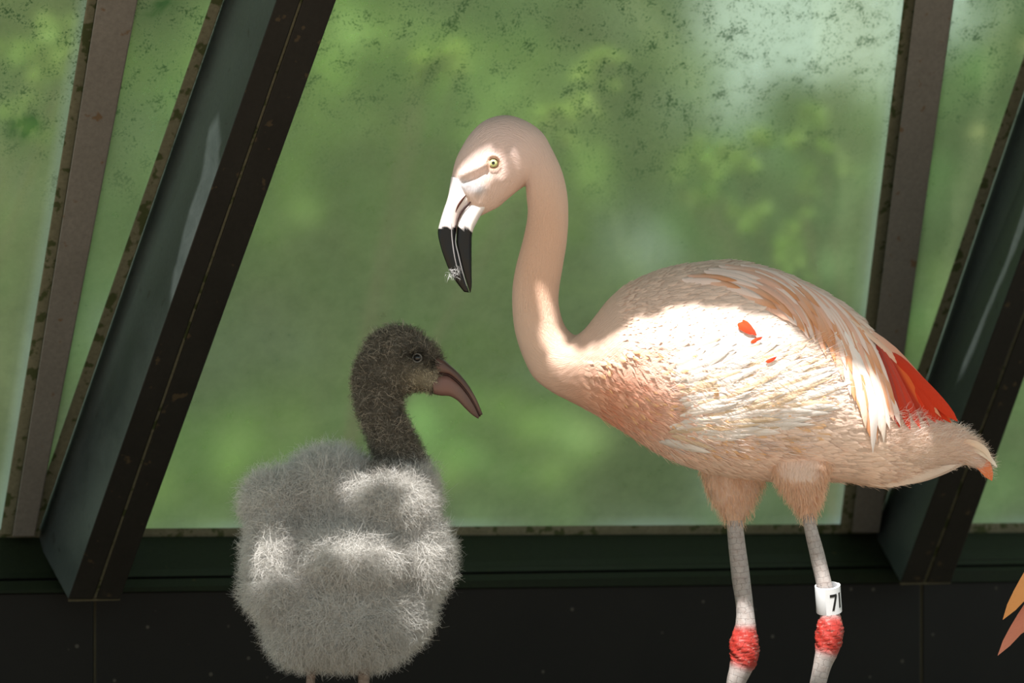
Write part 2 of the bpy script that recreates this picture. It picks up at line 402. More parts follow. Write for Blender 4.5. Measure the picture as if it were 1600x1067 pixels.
def rafter(back, fl, fr, joint, side_mat, label, yb_, yf):
    # faces: 0 back 1 front 2.. sides ; the left side face has the lighter blue-grey colour
    A = [(ln(*back, TOP), TOP), (ln(*back, TOP) + 95, TOP), (ln(*back, yb_) + 88, yb_), (ln(*back, yb_), yb_)]
    j0, j1 = 0.006, 0.0
    def half(l, r, name, parent):
        B = strip(l, r, TOP, yf); return B
    B1 = strip(fl, fr, TOP, yf)
    o = trim(A, B1, -0.004, RD - 0.012, M['beam_face'], label, fm=[0, 0, 0, 0, 0, 1], mats=[side_mat])
    # two cover plates on the front with an open joint between them, a ragged seal in the joint
    sh = lambda line, d: ((line[0][0] + d, line[0][1]), (line[1][0] + d, line[1][1]))
    a = strip(fl, sh(joint, -2.5), TOP, yf); prism('cover_plate', a, a, RD - 0.012, RD, M['beam_face'], o)
    a = strip(sh(joint, 2.5), fr, TOP, yf); prism('cover_plate', a, a, RD - 0.012, RD - 0.001, M['beam_face'], o)
    a = strip(sh(joint, -2.0), sh(joint, 2.0), TOP, yf); prism('joint_seal', a, a, RD - 0.012, RD - 0.006, M['seal'], o, bevel=0)
    a = strip(sh(back, -17), sh(back, 2), TOP, yb_ - 2); prism('glazing_seal', a, a, 0.0035, 0.016, M['seal'], o)
    prism('end_gasket', [(ln(*fl, yf), yf - 1), (ln(*fr, yf), yf - 3), (ln(*fr, yf), yf + 2), (ln(*fl, yf), yf + 4)],
          [(ln(*fl, yf), yf - 1), (ln(*fr, yf), yf - 3), (ln(*fr, yf), yf + 2), (ln(*fl, yf), yf + 4)], RD - 0.03, RD - 0.004, M['grout'], o, bevel=0)
    return o
rafter(L_back, L_fl, L_fr, L_joint, M['beam_side'], 'thick near-black steel rafter with cover plates behind the chick', 840, 936)
rafter(R_back, R_fl, R_fr, R_joint, M['beam_side'], 'thick dark steel rafter behind the pink tail', 832, 910)
def bar(l, r, s, mat, label, y1):
    A = strip(l, r, TOP, y1)
    o = trim(A, A, -0.003, 0.045, mat, label)
    a = strip(s, l, TOP, y1 - 3); prism('glazing_seal', a, a, 0.0035, 0.02, M['seal'], o)
    return o
bar(LB_l, LB_r, LB_s, M['bar_grey'], 'grey-brown metal glazing bar next to the rafter behind the chick', 838)
bar(RB_l, RB_r, RB_s, M['bar_grey'], 'grey-brown metal glazing bar above the pink back', 832)
# sill: khaki seal, sloping board, lower lip
def yy(a, b): return lambda x: a + (b - a) * x / 1600.0
y_s0, y_s1, y_g0, y_g1, y_e = yy(827, 817), yy(840, 832), yy(904, 881), yy(908, 885), yy(927, 908)
X0, X1 = -700, 2700
def sillq(fa, fb): return [(X0, fa(X0)), (X1, fa(X1)), (X1, fb(X1)), (X0, fb(X0))]
def slab(name, fa, fb, oa, ob, mat, label, thick=0.03):
    """board whose upper edge lies at offset oa and lower edge at ob from the glass"""
    global trim_n; trim_n += 1
    V = [gl(X0, fa(X0), oa), gl(X1, fa(X1), oa), gl(X1, fb(X1), ob), gl(X0, fb(X0), ob)]
    V = np.array(V); back = V + np.array((0, thick, -0.004)); V = np.vstack((V, back))
    F = [(3, 2, 1, 0), (4, 5, 6, 7)] + [(i, (i + 1) % 4, (i + 1) % 4 + 4, i + 4) for i in range(4)]
    o = mesh_obj('trim_%d' % trim_n, V, F, mat, None, smooth=False)
    return setp(o, label, 'trim', None, 'structure')
slab('', y_s0, y_s1, 0.006, 0.010, M['seal'], 'thin khaki seal strip along the foot of the panes')
slab('', y_s1, y_g0, 0.012, 0.10, M['sill'], 'dark mossy sloping sill board under the panes')
slab('', y_g1, y_e, 0.104, 0.125, M['sill'], 'dark green lower lip of the sill')
slab('', yy(896, 873), yy(914, 891), 0.085, 0.090, M['beam_face'], 'black joint behind the sill boards', 0.02)
# kerb wall of dark panels with khaki joints
def wall_top(x): return gl(x, y_e(x), 0.118)
V = []
for x in (X0, X1):
    p = wall_top(x); V += [p + (0, 0.004, 0.0), (p[0], p[1] + 0.004, -0.02), (p[0], p[1] + 0.14, -0.02), p + (0, 0.14, 0.0)]
wall = setp(mesh_obj('wall_back', V, [(0, 1, 5, 4), (1, 2, 6, 5), (2, 3, 7, 6), (3, 0, 4, 7), (3, 2, 1, 0), (4, 5, 6, 7)], M['grout'], None, smooth=False),
            'low black kerb wall of smooth panels below the glazing', 'wall', None, 'structure')
seams = [-700, -560, 148, 1440, 2130, 2700]
for a_, b_ in zip(seams[:-1], seams[1:]):
    p, q = wall_top(a_ + 2), wall_top(b_ - 2)
    V = [p, q, (q[0], q[1], -0.01), (p[0], p[1], -0.01)]; V = np.array(V)
    V = np.vstack((V, V + np.array((0, 0.018, 0))))
    o = mesh_obj('panel', V, [(3, 2, 1, 0), (4, 5, 6, 7)] + [(i, (i + 1) % 4, (i + 1) % 4 + 4, i + 4) for i in range(4)], M['panel'], wall, smooth=False)
    b = o.modifiers.new('edge', 'BEVEL'); b.width = 0.002; b.segments = 2
# floor inside
fl = setp(mesh_obj('floor', [(-3, -5, 0), (3, -5, 0), (3, 1.9, 0), (-3, 0.6, 0), (-3, -5, -0.1), (3, -5, -0.1), (3, 1.9, -0.1), (-3, 0.6, -0.1)],
                   [(0, 1, 2, 3), (7, 6, 5, 4), (0, 4, 5, 1), (1, 5, 6, 2), (2, 6, 7, 3), (3, 7, 4, 0)], M['floor'], None, smooth=False),
          'sandy ground of the bird house', 'floor', None, 'structure')

# gobo added out of view; openings cut to place the sun patches
ZR = 1.8
def up(P):
    P = np.asarray(P, float); return (P + SUNV * ((ZR - P[2]) / SUNV[2]))[:2]
def inside(poly, X, Y):
    P = np.array(poly); c = np.zeros(X.shape, bool); n = len(P)
    for i in range(n):
        x1, y1 = P[i]; x2, y2 = P[(i + 1) % n]
        if y1 == y2: continue
        c ^= ((Y < y1) != (Y < y2)) & (X < (x2 - x1) * (Y - y1) / (y2 - y1) + x1)
    return c
def in_px(pts, step=2.0):
    P = np.array(pts, float); a_ = np.arange(P[:, 0].min(), P[:, 0].max() + step, step); b_ = np.arange(P[:, 1].min(), P[:, 1].max() + step, step)
    X_, Y_ = np.meshgrid(a_, b_); m_ = inside(pts, X_, Y_); return np.column_stack((X_[m_], Y_[m_]))
def on_body(pts): return ('cloud', np.array([up(surf(x, y)[0]) for x, y in in_px(pts)]))
def at_y(pts, y): return [up(at(x, yv_, y)) for x, yv_ in pts]
def on_glass(pts, off=0.003): return [up(gl(x, y, off)) for x, y in pts]
def on_side(pts, back, fl_, depth=0.188):
    """points on the left side face of a rafter"""
    a_, b_, c_ = gl(ln(*back, 0), 0, -.004), gl(ln(*back, 800), 800, -.004), gl(ln(*fl_, 0), 0, depth)
    n_ = np.cross(b_ - a_, c_ - a_); return [up(CAM + ray(x, y) * ((n_ @ (a_ - CAM)) / (n_ @ ray(x, y)))) for x, y in pts]
holes = [
 on_body([(884,540),(905,551),(940,543),(968,524),(990,506),(1022,496),(1060,485),(1110,482),(1150,489),(1185,497),(1226,506),(1246,532),(1292,560),(1338,590),(1368,600),(1385,640),(1380,720),(1290,738),(1150,738),(1050,712),(985,668),(930,630),(880,600),(864,572),(852,545),(846,500),(845,458),(858,458),(860,492)]),
 on_body([(712,276),(730,260),(750,246),(770,239),(781,243),(785,256),(784,272),(776,288),(768,306),(756,322),(748,330),(720,300),(711,288)]),
 on_body([(797,252),(806,250),(808,256),(798,276),(791,282),(789,270)]),
 at_y([(712,272),(765,300),(750,345),(742,380),(742,465),(675,465),(675,345),(700,285)], -0.015),
 at_y([(1130,905),(1200,885),(1210,1075),(1130,1075)], 0.02),
 at_y([(1255,905),(1335,895),(1335,1075),(1250,1075)], -0.05),
 on_body([(1400,700),(1450,680),(1450,712),(1390,745),(1345,755),(1350,738)]),
 at_y([(520,745),(560,712),(600,703),(650,712),(695,752),(698,800),(660,815),(600,790),(560,800),(530,780)], -0.13),
 at_y([(640,840),(722,840),(715,930),(690,970),(650,930)], -0.12),
 at_y([(392,840),(450,825),(462,870),(440,900),(530,915),(520,935),(392,940)], -0.14),
 at_y([(500,850),(560,822),(650,830),(670,880),(640,930),(600,900),(550,930),(520,890)], -0.17),
 on_glass([(930,-60),(1000,-60),(1140,185),(1125,190),(1010,70)]),
 on_glass([(893,262),(905,262),(970,335),(1075,440),(985,440),(945,345)]),
 on_glass([(1265,-60),(1420,-60),(1362,505),(1330,480),(1272,380),(1310,250),(1262,110)]),
 on_glass([(1560,-60),(1600,-60),(1480,480),(1430,570),(1450,440)]),
 on_glass([(-60,430),(30,470),(50,520),(20,640),(-60,660)]),
 on_side([(326,200),(338,188),(343,225),(342,264),(322,330),(300,400),(278,455),(262,480),(268,430),(292,340),(316,270)], L_back, L_fl),
 on_side([(1548,400),(1572,330),(1600,290),(1612,340),(1590,405),(1548,505),(1512,600),(1490,620),(1500,560),(1530,470)], R_back, R_fl),
]
cell = 0.006; RX0, RX1, RY0, RY1 = -1.8, 1.8, -1.7, 0.5
gx = np.arange(RX0 + cell / 2, RX1, cell); gy = np.arange(RY0 + cell / 2, RY1, cell)
GX, GY = np.meshgrid(gx, gy); open_ = np.zeros(GX.shape, bool)
for h_ in holes:
    if isinstance(h_, tuple):
        m_ = np.zeros(GX.shape, bool); I_ = ((h_[1][:, 0] - RX0) / cell).astype(int); J_ = ((h_[1][:, 1] - RY0) / cell).astype(int)
        m_[J_, I_] = True
        pad = m_.copy(); pad[:, 1:-1] |= m_[:, 2:] & m_[:, :-2]; pad[1:-1] |= pad[2:] & pad[:-2]; open_ |= pad
    else: open_ |= inside(h_, GX, GY)
V, F = [], []
def rq(x0, x1, y0, y1):
    b_ = len(V)
    for z in (ZR, ZR + 0.01):
        V.extend([(x0, y0, z), (x1, y0, z), (x1, y1, z), (x0, y1, z)])
    F.extend([(b_+3, b_+2, b_+1, b_), (b_+4, b_+5, b_+6, b_+7)])
    F.extend([(b_+i, b_+(i+1) % 4, b_+(i+1) % 4+4, b_+4+i) for i in range(4)])
r0 = 0
for j in range(len(gy)):
    last = j == len(gy) - 1
    if not last and not open_[j].any() and not open_[j + 1].any(): continue
    # close the pending solid block, or write this row run by run
    if not open_[j].any():
        rq(RX0, RX1, RY0 + r0 * cell, RY0 + (j + 1) * cell); r0 = j + 1; continue
    d_ = np.diff(np.concatenate(([0], (~open_[j]).astype(int), [0])))
    for s_, e_ in zip(np.where(d_ == 1)[0], np.where(d_ == -1)[0]):
        rq(RX0 + s_ * cell, RX0 + e_ * cell, RY0 + j * cell, RY0 + (j + 1) * cell)
    r0 = j + 1
setp(mesh_obj('sun_gobo', V, F, M['gobo'], None, smooth=False), 'added unseen gobo with openings shaped for the sun patches', 'sun_gobo', None, 'structure')

# ------------------------------------------------------------------ outside the glass
setp(mesh_obj('grass_ground', [(-8, 1.2, -0.02), (8, 3.6, -0.02), (12, 16, -0.02), (-12, 16, -0.02), (-8, 1.2, -0.1), (8, 3.6, -0.1), (12, 16, -0.1), (-12, 16, -0.1)],
              [(0, 1, 2, 3), (7, 6, 5, 4), (0, 4, 5, 1), (1, 5, 6, 2), (2, 6, 7, 3), (3, 7, 4, 0)], M['grass'], None, smooth=False),
     'green grassy ground outside the glass', 'ground', None, 'structure')
def leaf_cloud(centres, radii, n, size, cols):
    k = rng.integers(0, len(centres), n); C = np.array(centres)[k]; R = np.array(radii)[k]
    u = rng.normal(size=(n, 3)); u /= np.linalg.norm(u, axis=1)[:, None]
    P = C + u * R * (rng.random((n, 1)) ** 0.4)
    d = rng.normal(size=(n, 3)); d /= np.linalg.norm(d, axis=1)[:, None]
    e = np.cross(d, rng.normal(size=(n, 3))); e /= np.linalg.norm(e, axis=1)[:, None]
    nn_ = np.cross(d, e); s_ = size * (0.6 + 0.8 * rng.random((n, 1)))
    V = np.stack((P - d * s_, P + e * s_ * 0.45 + nn_ * s_ * 0.1, P + d * s_, P - e * s_ * 0.45 + nn_ * s_ * 0.1), 1).reshape(-1, 3)
    F = np.arange(n * 4).reshape(-1, 4)
    c = np.array(cols)[rng.integers(0, len(cols), n)] * (0.7 + 0.6 * rng.random((n, 1)))
    return V, F, np.repeat(c, 4, 0)
def shrub(x, y, h, r, n, size, cols, label, clusters=None):
    t_ = thing('shrub', (x, y, -0.02), label, 'shrub', 'shrubs outside the glass')
    if clusters is None:
        clusters = [(x + random.uniform(-r, r) * .7, y + random.uniform(-r, r) * .5, h * random.uniform(.15, .95)) for _ in range(9)]
        rad = [(r * .55, r * .5, h * .2)] * 9
    else:
        cl0 = clusters; clusters, rad = [], []
        for cx_, cy_, cz_ in cl0:
            for _ in range(5):
                clusters.append((cx_ + random.gauss(0, r * .7), cy_ + random.gauss(0, r * .5), cz_ + random.gauss(0, r * .55)))
                k_ = random.uniform(.15, .6); rad.append((r * k_ * random.uniform(.8, 1.8), r * k_, r * k_))
    V, F, c = leaf_cloud(clusters, rad, n, size, cols)
    mesh_obj('foliage', V, F, M['leaf'], t_, smooth=False, col=c, kind='stuff')
    for cx_, cy_, cz_ in (clusters[:5] if size > .03 else clusters[::4]):
        P = catmull([(x, y, -0.02), ((x * 1.6 + cx_ * .4) / 2, (y * 1.6 + cy_ * .4) / 2, cz_ * .45), (cx_, cy_, cz_)], 8)
        V, F = tube(P, np.linspace(0.02, 0.006, 8) * (1 if size > .03 else .22), 8); mesh_obj('branch', V, F, M['bark'], t_)
DG = [(0.05, 0.13, 0.03), (0.07, 0.17, 0.04), (0.04, 0.10, 0.03)]
MG = [(0.17, 0.29, 0.05), (0.22, 0.34, 0.07), (0.11, 0.22, 0.05)]
SG = [(0.22, 0.35, 0.06), (0.28, 0.38, 0.09), (0.18, 0.30, 0.05)]
LG = [(0.30, 0.42, 0.08), (0.36, 0.44, 0.12), (0.26, 0.38, 0.07)]
for x, y, h_, r_, cs, lb in ((-2.1, 3.9, 1.9, .55, MG, 'leafy mid-green shrub behind the pane beyond the glazing bar near the chick'), (-.7, 3.9, 1.8, .55, MG, 'leafy mid-green shrub behind the chick'),
                             (.7, 3.9, 1.8, .55, DG, 'dark green shrub behind the pink back'), (2.1, 3.9, 1.9, .55, MG, 'leafy mid-green shrub behind the rafter by the pink tail'),
                             (-2.7, 5.9, 2.6, .75, MG, 'tall mid-green shrub at the far corner of the garden'), (-.9, 5.9, 2.6, .75, DG, 'tall dark green shrub farther behind the chick'),
                             (.9, 5.9, 2.6, .75, MG, 'tall mid-green shrub farther behind the pink back'), (2.7, 5.9, 2.6, .75, DG, 'tall dark green shrub farther behind the rafter by the pink tail')):
    shrub(x, y, h_, r_, 4200, .07, cs, lb)
for x, lb in ((-5.4, 'tall clipped hedge block beyond the pane beyond the glazing bar near the chick'), (-1.8, 'tall clipped hedge block beyond the chick'), (1.8, 'tall clipped hedge block beyond the pink back'), (5.4, 'tall clipped hedge block beyond the rafter by the pink tail')):
    cl_ = [(x + 1.6 * (2 * random.random() - 1), 8.6 + random.uniform(-.5, .5), z_) for z_ in np.linspace(.1, 4.6, 15) for _ in range(3)]
    t_ = thing('hedge', (x, 8.6, -0.02), lb, 'hedge', 'hedge blocks at the end of the garden')
    V, F, c = leaf_cloud(cl_, [(.6, .3, .5)] * len(cl_), 9000, .13, DG + MG); V[:, 0] = np.clip(V[:, 0], x - 1.79, x + 1.79)
    mesh_obj('foliage', V, F, M['leaf'], t_, smooth=False, col=c, kind='stuff')
    for k_ in range(4):
        V, F = tube([(x + k_ * .9 - 1.35, 8.6, -.02), (x + k_ * .9 - 1.3, 8.62, 1.6), (x + k_ * .9 - 1.4, 8.6, 3.6)], [.05, .035, .015], 8); mesh_obj('stem', V, F, M['bark'], t_)
def spots(px_list, y): return [tuple(at(px_ - 22, py_ - 62, y)) for px_, py_ in px_list]
shrub(-.35, 1.25, 1, .034, 420, .016, LG, 'pale sunlit sprig behind the glass above the pink head', spots([(630, 45), (630, 50), (845, 140), (880, 65), (640, 58), (845, 138), (632, 52)], 1.25))
shrub(.55, 1.45, 1, .036, 560, .014, SG, 'yellow-green sunlit sprig behind the glass above the pink back', spots([(1065, 270), (1130, 195), (1190, 140), (1210, 220), (1045, 250), (1180, 330), (1080, 180), (1150, 300), (1020, 200), (1200, 370)], 1.45))
shrub(-1.0, 1.1, 1, .04, 220, .016, SG, 'pale sunlit sprig behind the pane beyond the glazing bar near the chick', spots([(60, 60), (90, 20), (20, 110), (15, 40)], 1.1))
shrub(1.15, 1.7, 1, .04, 300, .016, [(0.38, 0.35, 0.17), (0.33, 0.33, 0.14)], 'straw-coloured sunlit sprig behind the glass wedge', spots([(1490, 180), (1530, 110), (1480, 160), (1540, 10)], 1.7))

# ------------------------------------------------------------------ feathers and down
def feather_mesh(path, W, lift0, lift1, c0, c1, edge=None, nseg=12, nac=4, camber=0.25, point=1.6, onbody=True, y=None, bend=0.0):
    """blade along a pixel path that hugs the body; returns V, F, col, flow"""
    pts = catmull(path, nseg + 1)
    t_ = np.linspace(0, 1, nseg + 1)
    P, N = [], []
    yl = 0.0 if y is None else y
    for i in range(nseg + 1):
        if onbody:
            p, nrm = surf(pts[i, 0], pts[i, 1], yl); yl = p[1]
        else: p, nrm = at(pts[i, 0], pts[i, 1], yl), np.array((0, -1.0, 0))
        P.append(p); N.append(nrm)
    P = np.array(P); N = np.array(N)
    for _ in range(3):
        N[1:-1] = (N[:-2] + N[1:-1] * 2 + N[2:]) / 4; P[1:-1, 1] = (P[:-2, 1] + 2 * P[1:-1, 1] + P[2:, 1]) / 4
    N /= np.linalg.norm(N, axis=1)[:, None]
    P = P + N * ((lift0 + (lift1 - lift0) * t_ ** 1.5 + bend * np.sin(t_ * np.pi)) * MM)[:, None]
    T = np.gradient(P, axis=0); T /= np.linalg.norm(T, axis=1)[:, None]
    Lt = np.cross(N, T); Lt /= np.linalg.norm(Lt, axis=1)[:, None]
    wd = W * np.minimum(1, ((t_ + .02) / .22) ** .7) * np.clip(1 - np.clip((t_ - .45) / .55, 0, 1) ** point, 0, 1) ** .7 + 0.25
    u = np.linspace(-1, 1, nac + 1)
    V = P[:, None] + Lt[:, None] * (u[None, :, None] * (wd * MM)[:, None, None]) - N[:, None] * ((np.abs(u) ** 1.6)[None, :, None] * (camber * wd * MM)[:, None, None])
    ln_ = np.linalg.norm(P[-1] - P[0]) / MM
    fl_ = np.zeros((nseg + 1, nac + 1, 3)); fl_[..., 0] = t_[:, None] * ln_; fl_[..., 1] = u[None] * wd[:, None]; fl_[..., 2] = rng.random() * 90
    c0 = np.asarray(c0); c1 = np.asarray(c1)
    C = c0[None, None] * (1 - t_[:, None, None]) + c1[None, None] * t_[:, None, None]
    C = np.broadcast_to(C, (nseg + 1, nac + 1, 3)).copy()
    if edge is not None: 
        m = (u > 0.4)[None, :, None] * (t_ > 0.25)[:, None, None]
        C = np.where(m, np.asarray(edge), C)
    k = nac + 1
    F = [(i * k + j, i * k + j + 1, (i + 1) * k + j + 1, (i + 1) * k + j) for i in range(nseg) for j in range(nac)]
    return V.reshape(-1, 3), F, C.reshape(-1, 3), fl_.reshape(-1, 3)
def feather(parent, path, W, lift0, lift1, c0, c1, name='feather', **kw):
    V, F, C, fl_ = feather_mesh(path, W, lift0, lift1, c0, c1, **kw)
    return mesh_obj(name, V, F, M['feather'], parent, col=C, flow=fl_)

def sample(V, F, n):
    """random points on a polygon surface: position, normal, face centre index"""
    tri = []
    for f in F:
        for i in range(1, len(f) - 1): tri.append((f[0], f[i], f[i + 1]))
    tri = np.array(tri); A, B, C = V[tri[:, 0]], V[tri[:, 1]], V[tri[:, 2]]
    cr = np.cross(B - A, C - A); ar = np.linalg.norm(cr, axis=1)
    k = rng.choice(len(tri), n, p=ar / ar.sum())
    r1, r2 = np.sqrt(rng.random((n, 1))), rng.random((n, 1))
    P = A[k] * (1 - r1) + B[k] * r1 * (1 - r2) + C[k] * r1 * r2
    return P, cr[k] / np.maximum(ar[k][:, None], 1e-12), tri[k]
def strands(P, D, L, W, c0, c1, curl=0.25, grav=0.0, seg=4):
    """thin tapered ribbons growing from P along D"""
    n = len(P); D = D / np.linalg.norm(D, axis=1)[:, None]
    a = rng.normal(size=(n, 3)); a -= D * (a * D).sum(1)[:, None]; a /= np.linalg.norm(a, axis=1)[:, None]
    b = np.cross(D, a); V = np.zeros((n, seg + 1, 2, 3)); C = np.zeros((n, seg + 1, 2, 3))
    L = np.broadcast_to(np.asarray(L, float), (n,)); W = np.broadcast_to(np.asarray(W, float), (n,))
    ph = rng.random(n) * 6.28; cu = curl * (0.4 + 1.2 * rng.random(n))
    for s_ in range(seg + 1):
        t_ = s_ / seg
        off = a * (cu * t_ ** 1.5 * np.cos(ph * t_ * .5))[:, None] + b * (cu * .8 * np.sin(t_ * 5.0 + ph) * t_)[:, None]
        ctr = P + (D * t_ * (1 - 0.25 * cu[:, None] * t_) + off) * L[:, None]
        ctr[:, 2] -= grav * L * t_ ** 2
        wv = (a * np.cos(ph)[:, None] + b * np.sin(ph)[:, None]) * (W * (1 - .75 * t_))[:, None] * .5
        V[:, s_, 0] = ctr - wv; V[:, s_, 1] = ctr + wv
        C[:, s_, :] = (c0 * (1 - t_) + c1 * t_)[:, None]
    k = (seg + 1) * 2
    base = (np.arange(n) * k)[:, None, None]; q = np.arange(seg)[None, :, None] * 2
    F = (base + q + np.array((0, 1, 3, 2))[None, None]).reshape(-1, 4)
    return V.reshape(-1, 3), F, C.reshape(-1, 3)

# ------------------------------------------------------------------ adult flamingo
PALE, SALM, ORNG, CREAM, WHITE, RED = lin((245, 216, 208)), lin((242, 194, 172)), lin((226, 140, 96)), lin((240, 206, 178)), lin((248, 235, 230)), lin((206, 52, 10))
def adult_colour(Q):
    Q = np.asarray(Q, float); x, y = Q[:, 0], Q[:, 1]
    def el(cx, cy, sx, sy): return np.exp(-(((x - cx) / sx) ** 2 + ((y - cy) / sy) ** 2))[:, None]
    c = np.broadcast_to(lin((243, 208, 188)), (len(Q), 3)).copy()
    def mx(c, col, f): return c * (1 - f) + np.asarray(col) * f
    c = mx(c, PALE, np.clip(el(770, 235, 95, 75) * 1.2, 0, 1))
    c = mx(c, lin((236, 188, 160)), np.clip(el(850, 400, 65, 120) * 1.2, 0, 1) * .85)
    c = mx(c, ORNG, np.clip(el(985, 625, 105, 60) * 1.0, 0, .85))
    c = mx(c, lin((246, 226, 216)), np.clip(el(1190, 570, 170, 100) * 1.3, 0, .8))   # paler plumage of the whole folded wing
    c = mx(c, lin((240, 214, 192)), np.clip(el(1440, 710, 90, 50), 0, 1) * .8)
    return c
base_x = (1225 - 800) * MM
bird = thing('flamingo', (base_x, 0, 0), 'adult pink flamingo standing tall with a black-tipped bill and white leg band', 'bird', 'flamingos')
# thighs are part of the body surface
def thigh(st, y0): return loft_pairs(st, 50, 32, y0)
thA = thigh([(1080, 640, 1225, 650, 50), (1088, 700, 1212, 705, 50), (1099, 738, 1198, 746, 44), (1107, 764, 1191, 764, 38), (1119, 788, 1182, 785, 28), (1132, 806, 1171, 805, 19), (1139, 817, 1163, 816, 12)], 0.035)
thB = thigh([(1200, 660, 1300, 665, 6), (1198, 705, 1294, 710, 12), (1203, 728, 1288, 731, 25), (1209, 748, 1282, 752, 36), (1226, 771, 1278, 770, 28), (1239, 789, 1272, 787, 18), (1247, 803, 1266, 801, 10)], -0.046)
V, F, FL = bodyV, list(bodyF), bodyFlow
for a_, b_, c_ in (thA, thB):
    n0 = len(V); V = np.vstack((V, a_)); F += [tuple(i + n0 for i in f) for f in b_]; FL = np.vstack((FL, c_))
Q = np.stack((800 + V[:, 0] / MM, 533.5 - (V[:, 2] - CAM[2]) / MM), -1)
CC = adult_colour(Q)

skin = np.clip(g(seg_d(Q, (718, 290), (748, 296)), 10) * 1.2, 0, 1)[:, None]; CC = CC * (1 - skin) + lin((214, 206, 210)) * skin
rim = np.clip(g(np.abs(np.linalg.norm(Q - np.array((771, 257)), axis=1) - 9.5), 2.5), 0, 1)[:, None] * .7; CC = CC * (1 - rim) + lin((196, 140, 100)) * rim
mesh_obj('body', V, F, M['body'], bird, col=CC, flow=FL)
# small contour feathers over the body
Ps, Ns, Ti = sample(bodyV, bodyF[:-2], 9000)
Qs = np.stack((800 + Ps[:, 0] / MM, 533.5 - (Ps[:, 2] - CAM[2]) / MM), -1)
keep = (Qs[:, 0] > 905) & (Qs[:, 0] < 1420) & ~((Qs[:, 0] > 1345) & (Qs[:, 1] < 690)) & ~((Qs[:, 0] < 960) & (Qs[:, 1] < 560)); Ps, Ns, Qs, Ti = Ps[keep], Ns[keep], Qs[keep], Ti[keep]
allV, allF, allC, allL = [], [], [], []; off = 0
cen = np.array((1120, 580.0))
for P_, N_, q_ in zip(Ps, Ns, Qs):
    if (P_[1] > 0) == (N_[1] < 0) and abs(N_[1]) > .2: N_ = -N_
    ruf = float(np.exp(-(((q_[0] - 1130) / 150) ** 2 + ((q_[1] - 640) / 75) ** 2))) + .6 * float(np.exp(-(((q_[0] - 985) / 60) ** 2 + ((q_[1] - 575) / 35) ** 2)))
    ang = 0.10 * (q_[1] - 560) / 100 - 0.25 * ruf * (q_[1] < 640) + random.gauss(0, .10 + .25 * ruf)
    if q_[0] > 1180 and q_[1] < 600: ang += 0.7 * min(1, (q_[0] - 1180) / 150)
    if q_[0] < 1010: ang += 0.42
    D_ = np.array((math.cos(ang), 0, -math.sin(ang))); D_ -= N_ * D_.dot(N_); nd = np.linalg.norm(D_)
    if nd < .2: continue
    D_ /= nd; Lt = np.cross(N_, D_)
    small = q_[0] < 1040
    L_ = (random.uniform(12, 20) if small else random.uniform(18, 34)) * MM; W_ = L_ * random.uniform(.16, .26)
    lf = (0.6 + 3.6 * ruf * random.random() + .8 * random.random()) * MM
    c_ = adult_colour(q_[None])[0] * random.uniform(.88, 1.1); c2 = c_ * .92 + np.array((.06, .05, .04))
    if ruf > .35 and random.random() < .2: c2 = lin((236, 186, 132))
    ns = 4
    for i in range(ns + 1):
        t_ = i / ns; wv = W_ * (math.sin(math.pi * min(1, .12 + t_ * .95)) ** .7) if i < ns else W_ * .05
        ctr = P_ + D_ * L_ * t_ + N_ * (lf * (t_ ** 1.4) * 1.0 + .15 * MM - .0 * t_)
        for u in (-1, 0, 1):
            allV.append(ctr + Lt * wv * u - N_ * abs(u) * wv * .35); allC.append(c_ * (1 - t_) + c2 * t_)
            allL.append((t_ * L_ / MM, u * wv / MM, (off * .37) % 90))
    for i in range(ns):
        for u in (0, 1):
            a_ = off + i * 3 + u; allF.append((a_, a_ + 1, a_ + 4, a_ + 3))
    off += (ns + 1) * 3
mesh_obj('contour_feathers', np.array(allV), np.array(allF), M['feather'], bird, col=np.array(allC), flow=np.array(allL), kind='stuff')

# wing: an under-surface and the long feathers one can pick out
SC = [[(1060, 440), (1110, 440), (1160, 455), (1205, 480), (1235, 507)], [(1090, 425), (1150, 432), (1205, 455), (1240, 490), (1258, 527)],
      [(1120, 418), (1185, 427), (1235, 456), (1268, 500), (1283, 550)], [(1150, 414), (1215, 430), (1265, 466), (1298, 520), (1312, 588)],
      [(1180, 420), (1245, 443), (1290, 482), (1322, 540), (1338, 640)], [(1205, 427), (1270, 458), (1315, 502), (1346, 580), (1362, 703)],
      [(1235, 438), (1295, 469), (1340, 522), (1367, 590), (1385, 685)], [(1265, 453), (1320, 488), (1362, 542), (1387, 600), (1404, 664)]]
SC = np.array([catmull(c_, 41) for c_ in SC])
def sc_path(k, a, b):
    i = min(int(k), len(SC) - 2); f = k - i; c_ = SC[i] * (1 - f) + SC[i + 1] * f
    idx = np.linspace(a * 40, b * 40, 6); lo = np.clip(idx.astype(int), 0, 39); fr = (idx - lo)[:, None]
    return c_[lo] * (1 - fr) + c_[lo + 1] * fr
# anchor surface of the folded wing
nu, nv = 36, 26; V, F, Q2 = [], [], []
for i in range(nu + 1):
    for j in range(nv + 1):
        u, v_ = i / nu, j / nv; x_ = 1040 + 300 * u; ya = 480 - 25 * math.sin(u * 3.1) + 70 * u ** 2; yc_ = 690 - 25 * u ** 2
        p_, n_ = surf(x_, ya + (yc_ - ya) * v_); V.append(p_ + n_ * (1.6 * min(1, 6 * u, 6 * (1 - u), 6 * v_, 6 * (1 - v_)) - .5) * MM); Q2.append((x_, ya + (yc_ - ya) * v_))
F = [(i * (nv + 1) + j, i * (nv + 1) + j + 1, (i + 1) * (nv + 1) + j + 1, (i + 1) * (nv + 1) + j) for i in range(nu) for j in range(nv)]
wing = mesh_obj('wing', V, F, M['body'], bird, flow=np.column_stack((np.array(Q2), np.zeros(len(Q2)))), col=adult_colour(np.array(Q2)))
